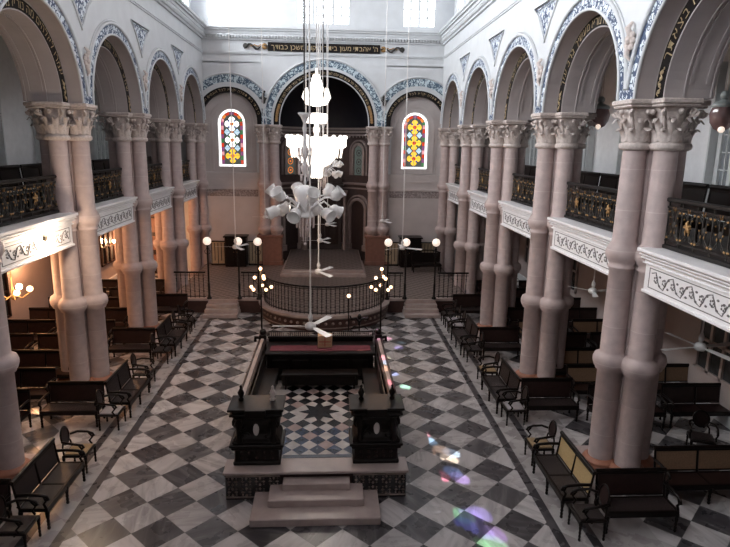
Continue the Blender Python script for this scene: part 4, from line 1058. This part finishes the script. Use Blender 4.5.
# candelabra
def candelabrum(label,x,y,z0,zt):
    t=thing('candelabrum',label,'candelabrum',(x,y,z0),group='candelabra at the back corners of the central platform')
    H_=zt-z0
    q=MB();q.lathe([(.11,0),(.11,.04),(.05,.08),(.03,.14),(.022,H_-.8),(.04,H_-.75),(.02,H_-.68),(.02,H_-.05),(.035,H_)],8);q.build('pole',iron,t)
    def cup(q,g,px,py,pz): q.lathe([(.01,pz-.07),(.03,pz-.05),(.03,pz-.035)],6,(px,py,0));g.ball((px,py,pz),.042,10,8)
    q=MB();gs=[]
    for k_ in range(5):
        a_=k_*2*PI/5+.3;R2=.30;q.tube([(0,0,H_-.62),(R2*.5*math.cos(a_),R2*.5*math.sin(a_),H_-.68),(R2*math.cos(a_),R2*math.sin(a_),H_-.58)],.012,5);gs.append((R2*math.cos(a_),R2*math.sin(a_),H_-.50));q.lathe([(.01,H_-.60),(.035,H_-.55)],6,(R2*math.cos(a_),R2*math.sin(a_),0))
    for k_ in range(3):
        a_=k_*2*PI/3+1.2;R2=.17;q.tube([(0,0,H_-.36),(R2*.6*math.cos(a_),R2*.6*math.sin(a_),H_-.38),(R2*math.cos(a_),R2*math.sin(a_),H_-.28)],.01,5);gs.append((R2*math.cos(a_),R2*math.sin(a_),H_-.2));q.lathe([(.01,H_-.29),(.03,H_-.25)],6,(R2*math.cos(a_),R2*math.sin(a_),0))
    gs.append((0,0,H_+.06));q.build('arms',iron,t)
    for g in gs: q=MB();q.ball(g,.048,10,8);q.build('bulb',bulbm,t)
    L=bpy.data.lights.new('candelabrum_light','POINT');L.energy=16;L.color=(1,.55,.28);L.shadow_soft_size=.15
    o=bpy.data.objects.new('candelabrum_light',L);C.objects.link(o);o.parent=t;o.location=(0,-.1,H_-.05)
candelabrum('tall black candelabrum with warm bulbs at the left rear corner of the central platform',BX-1.72,16.35,1.0,3.42)
candelabrum('tall black candelabrum with warm bulbs at the right rear corner of the central platform',BX+1.74,16.35,1.0,3.42)
t=thing('lamp_stand','slender lamp stand with one warm bulb behind the reading desk, right of centre','lamp',(BX+.80,16.42,.3))
q=MB();q.lathe([(.07,0),(.07,.03),(.018,.07),(.015,2.25),(.03,2.3)],8);q.build('pole',iron,t)
q=MB();q.ball((0,0,2.36),.055,10,8);q.build('bulb',bulbm,t)
t=thing('eagle_finial','dark ornamental branching finial on the rear rail of the central platform','finial',(BX+1.12,16.45,.4))
q=MB();q.lathe([(.06,0),(.03,.1),(.02,1.35),(.05,1.4),(.02,1.5)],8)
for s2 in(-1,1):
    q.tube([(0,0,1.45),(s2*.1,0,1.58),(s2*.24,0,1.55),(s2*.28,0,1.66)],[.03,.04,.05,.01],6);q.tube([(0,0,1.3),(s2*.15,0,1.32),(s2*.26,0,1.22)],[.02,.03,.01],6)
q.ball((0,0,1.62),.06,8,6,sc=(1,1,1.5));q.build('body',iron,t)
# ------------------------------------------------------------------ ceiling fans
def fan_parts(t,z_ceiling_rel,nb=3,R2=.62,ang=0,m=fanw):
    q=MB();q.cyl((0,0,.12),(0,0,z_ceiling_rel-.003),.017,n=8);q.lathe([(.02,.10),(.05,.14),(.055,.22),(.03,.28),(.018,.32)],10);q.build('rod',m,t)
    q=MB();q.lathe([(.02,-.09),(.09,-.07),(.12,-.03),(.12,.03),(.09,.07),(.03,.10)],16);q.build('motor',m,t)
    for k_ in range(nb):
        a_=ang+2*PI*k_/nb;q=MB();q.M=Matrix.Rotation(a_,4,'Z')@Matrix.Rotation(.18,4,'X')
        q.box(.08,.22,-.025,.025,-.008,.004);q.add([(.2,-.05,0),(R2,-.075,0),(R2+.02,0,0),(R2,.075,0),(.2,.05,0),(.2,-.05,.008),(R2,-.075,.008),(R2+.02,0,.008),(R2,.075,.008),(.2,.05,.008)],[(4,3,2,1,0),(5,6,7,8,9)]+[(i,(i+1)%5,(i+1)%5+5,i+5) for i in range(5)])
        q.build('blade',m,t)
def fan(label,x,y,z,ztop=ZTOP,nb=3,R2=.62,ang=0,group='ceiling fans on long rods'):
    t=thing('ceiling_fan',label,'fan',(x,y,z),group=group);fan_parts(t,ztop-z,nb,R2,ang);return t
fan('large white ceiling fan hanging nearest over the central platform',-.10,12.3,3.05,R2=.82,ang=PI)
fan('white ceiling fan hanging over the bowed front of the platform, second along the centre line',-.03,17.6,3.12,R2=.80,ang=PI)
fan('white ceiling fan third along the centre line, seen below the chandelier',-.08,23.4,3.15,R2=.75,ang=PI)
fan('white ceiling fan farthest along the centre line, near the apse',.2,27.2,3.3,R2=.75,ang=PI/3)
fan('white ceiling fan on a long rod before the left globe lamps',-3.28,22.2,3.08,R2=.75,ang=PI)
fan('white ceiling fan on a long rod before the right globe lamps',3.12,22.2,3.08,R2=.8,ang=-.5)
fan('small distant white ceiling fan left of the apse',-2.80,28.2,3.5,R2=.6,ang=PI)
fan('small distant white ceiling fan right of the apse',2.75,27.0,3.5,R2=.7,ang=PI)
fan('four bladed ceiling fan with motor lamps under the right gallery beside the nearest column',7.95,11.0,3.0,4.55,4,.92,.2,'fans under the galleries')
fan('small ceiling fan under the right gallery seen between the two nearest right columns',7.7,15.5,3.05,4.55,3,.7,.2,'fans under the galleries')
# ------------------------------------------------------------------ chandeliers
def tulip(q,base,dirv,L_=.22,r=.10,m=0):
    d=Vector(dirv).normalized();M=Matrix.Translation(base)@d.to_track_quat('Z','Y').to_matrix().to_4x4()
    old=q.M;q.M=M;q.lathe([(.02,0),(.05,.02),(r*.85,.07),(r,.13),(r*.9,.17),(r*1.05,L_),(r*1.15,L_+.015),(r*1.02,L_+.01),(r*.8,.16),(r*.7,.08),(.01,.03)],12,m=m,cap=False);q.M=old
def tulip_chandelier(label,x,y,z,S=1.0,rodtop=ZTOP):
    t=thing('glass_chandelier',label,'chandelier',(x,y,z),group='unlit glass chandeliers')
    q=MB();q.cyl((0,0,2.15*S),(0,0,rodtop-z-.003),.016,n=6)
    q.build('rod',greyiron,t)
    q=MB();q.lathe([(.02,.55),(.03,.7),(.02,.8),(.07,.9),(.09,1.0),(.05,1.08),(.03,1.15),(.08,1.25),(.09,1.35),(.04,1.45),(.03,1.7),(.05,1.78),(.03,1.9),(.08,2.02),(.15,2.1),(.13,2.11),(.03,2.0)],14);q.build('stem',glassw,t)
    q=MB()
    for (r2,zz,nn,l_) in((.13,1.05,10,.22),(.14,1.4,10,.2),(.12,1.25,8,.2),(.09,.85,8,.15)):
        for k_ in range(nn):
            a_=2*PI*k_/nn;q.cyl((r2*math.cos(a_),r2*math.sin(a_),zz),(r2*math.cos(a_),r2*math.sin(a_),zz-l_),.013,.006,4)
    q.build('stem_prisms',prism_m,t)
    q=MB();q.lathe([(.03,.62),(.13,.60),(.22,.52),(.24,.4),(.20,.26),(.15,.1),(.18,-.02),(.22,-.06),(.14,-.08),(.02,-.06)],20);
    for k_ in range(12): a_=2*PI*k_/12;q.tube([(.19*math.cos(a_),.19*math.sin(a_),.46),(.17*math.cos(a_),.17*math.sin(a_),.25),(.15*math.cos(a_),.15*math.sin(a_),.02)],.016,5)
    q.build('bowl',glassw,t)
    q=MB()
    for k_ in range(14):
        a_=2*PI*k_/14;q.cyl((.19*math.cos(a_),.19*math.sin(a_),-.06),(.19*math.cos(a_),.19*math.sin(a_),-.30),.018,.010,4)
    for k_ in range(9):
        a_=2*PI*k_/9;q.cyl((.11*math.cos(a_),.11*math.sin(a_),-.10),(.11*math.cos(a_),.11*math.sin(a_),-.5),.018,.010,4)
    for k_ in range(5):
        a_=2*PI*k_/5;q.cyl((.05*math.cos(a_),.05*math.sin(a_),-.3),(.05*math.cos(a_),.05*math.sin(a_),-.6),.016,.008,4)
    q.ball((0,0,-.66),.035,8,6);q.build('hanging_prisms',prism_m,t)
    for k_ in range(12):
        a_=2*PI*k_/12+.26;up=k_%2;ca,sa=math.cos(a_),math.sin(a_);R2=.62 if up else .56
        z1=.33 if up else .12
        q=MB();q.tube([(ca*.12,sa*.12,.05),(ca*.25,sa*.25,.24 if up else .16),(ca*.42,sa*.42,.36 if up else .26),(ca*.55,sa*.55,z1+.04),(ca*R2,sa*R2,z1)],[.03,.026,.024,.02,.016],6);ar=q.build('arm',glassw,t)
        q=MB();tulip(q,(ca*R2*.96,sa*R2*.96,z1),(ca*.8,sa*.8,.75 if up else -.35),.27,.128);q.build('tulip_shade',frost,ar)
    t.scale=(S,S,S)
    return t
tulip_chandelier('unlit clear glass chandelier with a dozen tulip shades, the lowest and nearest',-.23,12.9,5.45,1.02)
tulip_chandelier('unlit glass chandelier with tulip shades hanging behind the lit one',.08,20.0,5.95,.8)
t=thing('lit_chandelier','brilliantly lit tiered crystal chandelier hanging in front of the central arch','chandelier',(-.05,16.0,6.38))
q=MB();q.cyl((0,0,3.0),(0,0,ZTOP-6.38-.003),.014,n=6)
for k_ in range(5): a_=2*PI*k_/5+.3;q.cyl((.30*math.cos(a_),.30*math.sin(a_),.8),(.24*math.cos(a_),.24*math.sin(a_),ZTOP-6.38-.003),.010,n=5)
q.build('suspension_rods',fanw,t)
q=MB()
for k_ in range(10):
    a_=2*PI*k_/10
    q.tube([(.24*math.cos(a_),.24*math.sin(a_),1.6),(.33*math.cos(a_),.33*math.sin(a_),1.78),(.30*math.cos(a_),.30*math.sin(a_),2.0)],[.04,.06,.015],6)
    q.tube([(.10*math.cos(a_),.10*math.sin(a_),1.7),(.15*math.cos(a_),.15*math.sin(a_),2.0),(.07*math.cos(a_),.07*math.sin(a_),2.35)],[.05,.05,.012],6)
q.lathe([(.1,1.55),(.24,1.6),(.24,1.66),(.10,1.76),(.05,2.1),(.02,2.5)],14);q.build('crystal_crown',glow,t)
q=MB();q.lathe([(.05,1.38),(.28,1.36),(.30,1.24),(.26,1.12),(.05,1.10)],20);q.build('upper_ring',glow,t)
q=MB();q.lathe([(.04,1.1),(.09,.95),(.05,.8),(.10,.7),(.10,.5)],12);q.build('stem',glow2,t)
q=MB();q.lathe([(.1,.72),(.72,.76),(.80,.72),(.80,.52),(.74,.48),(.2,.46)],28)
for k_ in range(20): a_=2*PI*k_/20;q.ball((.78*math.cos(a_),.78*math.sin(a_),.76),.055,6,5)
q.build('main_ring',glow,t)
q=MB();q.lathe([(.58,.47),(.56,.34),(.50,.20),(.38,.06),(.22,-.02),(.03,-.05)],24);q.build('bowl',glow,t)
q=MB()
for k_ in range(16): a_=2*PI*k_/16;q.cyl((.16*math.cos(a_),.16*math.sin(a_),-.02),(.14*math.cos(a_),.14*math.sin(a_),-.32),.022,.012,4)
q.ball((0,0,-.18),.13,10,8);q.build('pendant_prisms',glow,t)
q=MB()
for k_ in range(22): a_=2*PI*k_/22;q.cyl((.70*math.cos(a_),.70*math.sin(a_),.50),(.66*math.cos(a_),.66*math.sin(a_),.22),.018,.01,4)
q.tube([(.70*math.cos(a*PI/12),.70*math.sin(a*PI/12),.49) for a in range(24)],.02,5,closed=True);q.build('ring_prisms',glow2,t)
L=bpy.data.lights.new('chandelier_light','POINT');L.energy=90;L.color=(1,.86,.72);L.shadow_soft_size=.5
o=bpy.data.objects.new('chandelier_light',L);C.objects.link(o);o.parent=t;o.location=(0,0,-.9)
# small lamps
def pendant(label,x,y,z,ztop=10.9,S=1):
    t=thing('hanging_lamp',label,'lamp',(x,y,z))
    q=MB();q.cyl((.03,0,.28),(.0,0,ztop-z-.003),.009,n=5);q.cyl((-.03,0,.28),(0,0,ztop-z-.003),.009,n=5);q.build('rod',capst,t)
    q=MB();q.ball((0,0,.30),.10,12,8);q.lathe([(.03,.22),(.22,.14),(.26,.08),(.24,.04)],16,sx=1,sy=1);q.build('canopy',teal,t)
    q=MB();q.lathe([(.22,.05),(.27,-.1),(.24,-.28),(.15,-.42),(.03,-.48)],16);q.build('glass_bowl',redglass,t)
    q=MB();q.ball((-.08,-.14,-.44),.07,10,8);q.build('lit_bulb',globe,t)
    t.scale=(S,S,S)
pendant('ruby glass hanging lamp in the second visible arch of the right gallery',7.9,16.6,8.0)
pendant('ruby glass hanging lamp at the right picture edge in the nearest right gallery arch',9.0,12.9,7.85)
def warmlamp(label,x,y,z,arms,ztop,energy):
    t=thing('warm_chandelier',label,'chandelier',(x,y,z))
    q=MB();q.cyl((0,0,.1),(0,0,ztop-z-.003),.012,n=6);q.lathe([(.03,-.15),(.07,-.1),(.03,0),(.05,.08),(.02,.2)],8)
    q.build('stem',gold2,t)
    for k_ in range(arms):
        a_=2*PI*k_/arms+.4;R2=.42;q=MB();q.tube([(0,0,0),(R2*.5*math.cos(a_),R2*.5*math.sin(a_),-.12),(R2*math.cos(a_),R2*math.sin(a_),.02)],.014,5);am=q.build('arm',gold2,t)
        q=MB();q.ball((R2*math.cos(a_),R2*math.sin(a_),.12),.085,10,8);q.build('bulb',bulbs if k_%2 else bulbm,am)
    L=bpy.data.lights.new('aisle_lamp_light','POINT');L.energy=energy;L.color=(1,.50,.24);L.shadow_soft_size=.25
    o=bpy.data.objects.new('aisle_lamp_light',L);C.objects.link(o);o.parent=t;o.location=(0,0,.35)
warmlamp('small lit chandelier with warm bulbs under the left gallery at the left picture edge',-8.45,16.2,2.75,5,4.55,110)
def sconce(label,side,y,z,energy,m=bulbs,r=.08,x=None):
    sx=1 if side=='right' else -1;x=x if x else XO
    t=thing('wall_sconce',label,'lamp',(sx*x,y,z))
    q=MB();q.box(-.05,.05,-.05,.05,-.1,.1,b=.01);q.tube([(-sx*.05,0,0),(-sx*.16,0,-.04),(-sx*.2,0,.04)],.012,5);q.build('bracket',gold2,t)
    q=MB();q.ball((-sx*.2,0,.13),r,10,8);q.build('bulb',m,t)
    L=bpy.data.lights.new('sconce_light','POINT');L.energy=energy;L.color=(1,.47,.22);L.shadow_soft_size=.12
    o=bpy.data.objects.new('sconce_light',L);C.objects.link(o);o.parent=t;o.location=(-sx*.42,0,.15)
sconce('warm wall sconce glowing on the left aisle wall between the first and second whole columns','left',25.2,2.95,200)
sconce('warm wall sconce low on the left aisle wall near the platform','left',29.3,1.95,170)
sconce('warm wall sconce on the left aisle wall behind the largest whole column','left',20.4,2.9,160)
t=thing('spotlight','very bright round spotlight on the white front of the nearest left gallery beam','lamp',(-6.53,14.3,4.64))
q=MB();q.lathe([(.05,0),(.09,.05),(.10,.12),(.08,.13)],12);q.M=Matrix.Identity(4)
q=MB();q.box(-.03,.05,-.05,.05,-.05,.05,b=.01);q.tube([(.05,0,0),(.12,0,0)],.02,6);q.build('bracket',greyiron,t)
q=MB();q.ball((.16,0,0),.085,12,8);q.build('bulb',bulbs,t)
L=bpy.data.lights.new('spot_glow','POINT');L.energy=110;L.color=(1,.76,.55);L.shadow_soft_size=.09
o=bpy.data.objects.new('spot_glow',L);C.objects.link(o);o.parent=t;o.location=(.30,0,0)
t=thing('warm_chandelier','small unlit glass chandelier hanging in the nearest left gallery arch','chandelier',(-8.3,12.6,7.75))
q=MB();q.cyl((0,0,0),(0,0,3.14),.012,n=6);q.lathe([(.02,-.35),(.06,-.2),(.10,-.1),(.03,0),(.14,.1),(.05,.2)],10);q.build('stem',teal,t)
for k_ in range(5):
    a_=2*PI*k_/5;q=MB();q.tube([(0,0,-.1),(.2*math.cos(a_),.2*math.sin(a_),-.2),(.42*math.cos(a_),.42*math.sin(a_),0)],.014,5);am=q.build('arm',teal,t)
    q=MB();q.ball((.42*math.cos(a_),.42*math.sin(a_),.1),.10,10,8);q.build('shade',frost,am)
# ------------------------------------------------------------------ lights
def area(name,loc,rot,sx,sy,e,col=(1,1,1)):
    L=bpy.data.lights.new(name,'AREA');L.shape='RECTANGLE';L.size=sx;L.size_y=sy;L.energy=e;L.color=col
    o=bpy.data.objects.new(name,L);C.objects.link(o);o.location=loc;o.rotation_euler=rot;return o
for side,e in(('left',225),('right',9)):
    for i in range(7):
        for dy in(-1.15,1.15):
            sd=1 if side=='right' else -1
            L_=area('clerestory_daylight',(sd*(XW+.60),(PY[i]+PY[i+1])/2+dy,13.95),(0,sd*PI/2,0),1.9,1.3,e,(.93,.965,1));L_.data.spread=math.radians(150)
# coloured patches of sun that the stained glass throws on the marble
def beam(x,y,col,e,size=.2,src=(-5.6,24.5,13.9)):
    d=Vector((x,y,0))-Vector(src);L=bpy.data.lights.new('stained_sunbeam','SPOT');L.energy=e;L.color=col;L.shadow_soft_size=.02
    L.spot_size=2*math.atan(size/d.length);L.spot_blend=.35
    o=bpy.data.objects.new('stained_sunbeam',L);C.objects.link(o);o.location=src;o.rotation_euler=d.to_track_quat('-Z','Y').to_euler()
BE_=2500
for x,y,c_,e,s_ in [(2.30,12.75,(.9,.5,.5),1.8,.24),(2.62,13.15,(1,.4,.5),1.8,.14),(2.72,12.75,(.4,.7,1),2,.14),(2.95,12.35,(1,.7,.5),2.2,.22),(3.05,11.95,(1,.8,.6),2.4,.2),(2.60,12.3,(1,.6,.4),1.6,.18),(3.15,12.2,(.6,.8,1),1.8,.14),(2.72,11.25,(1,.25,.4),1.7,.14),(3.02,11.4,(.35,.5,1),2.2,.16),(3.12,11.15,(.6,.4,1),1.6,.12),
  (2.9,9.55,(.15,.2,1),2,.13),(3.05,9.85,(.4,.3,1),1,.14),(3.25,9.9,(.4,.3,1),1,.14),(2.9,9.85,(.2,1,.4),.7,.09),(3.15,9.4,(.4,.35,1),1,.12),(3.0,8.95,(.3,1,.4),1,.13),(3.3,9.0,(.4,1,.5),1,.13),(3.35,9.3,(.6,.3,1),.8,.12),
  (2.55,16.0,(.5,1,.75),1.5,.2),(2.3,17.0,(.4,.5,1),1,.25),(2.6,14.9,(.9,.35,.8),1,.22),(2.2,15.0,(.8,.5,.6),.8,.3),(2.0,14.0,(1,.6,.45),.6,.3),
  (2.45,20.4,(1,.4,.6),1,.22),(2.75,19.4,(.5,.4,1),1,.25),(2.2,18.4,(.8,.8,.5),.7,.3),(2.9,19.9,(.5,.8,.9),.7,.3),(2.1,13.1,(1,.5,.35),.8,.3)]:
    beam(x,y,c_,BE_*e*9,s_*.50)
W=bpy.data.worlds.new('World');bpy.context.scene.world=W;W.use_nodes=True
W.node_tree.nodes['Background'].inputs[0].default_value=(.75,.85,1,1);W.node_tree.nodes['Background'].inputs[1].default_value=1.0
# ------------------------------------------------------------------ camera
f_,pitch,yaw,roll=583.0,.21663,.06132,.01667
fw=Vector((math.sin(yaw)*math.cos(pitch),math.cos(yaw)*math.cos(pitch),-math.sin(pitch)))
r=fw.cross(Vector((0,0,1))).normalized();u=r.cross(fw)
r2=r*math.cos(roll)+u*math.sin(roll);u2=-r*math.sin(roll)+u*math.cos(roll)
cam=bpy.data.cameras.new('Camera');cam.sensor_fit='HORIZONTAL';cam.sensor_width=36;cam.lens=f_/730*36;cam.clip_start=.05;cam.clip_end=200
co=bpy.data.objects.new('Camera',cam);C.objects.link(co)
Mx=Matrix.Identity(4)
for i in range(3): Mx[i][0]=r2[i];Mx[i][1]=u2[i];Mx[i][2]=-fw[i]
Mx[0][3],Mx[1][3],Mx[2][3]=.324,0,6.95
co.matrix_world=Mx
S=bpy.context.scene;S.camera=co
S.view_settings.view_transform='Standard';S.view_settings.look='None';S.view_settings.exposure=.42;S.view_settings.gamma=1;S.view_settings.use_curve_mapping=False
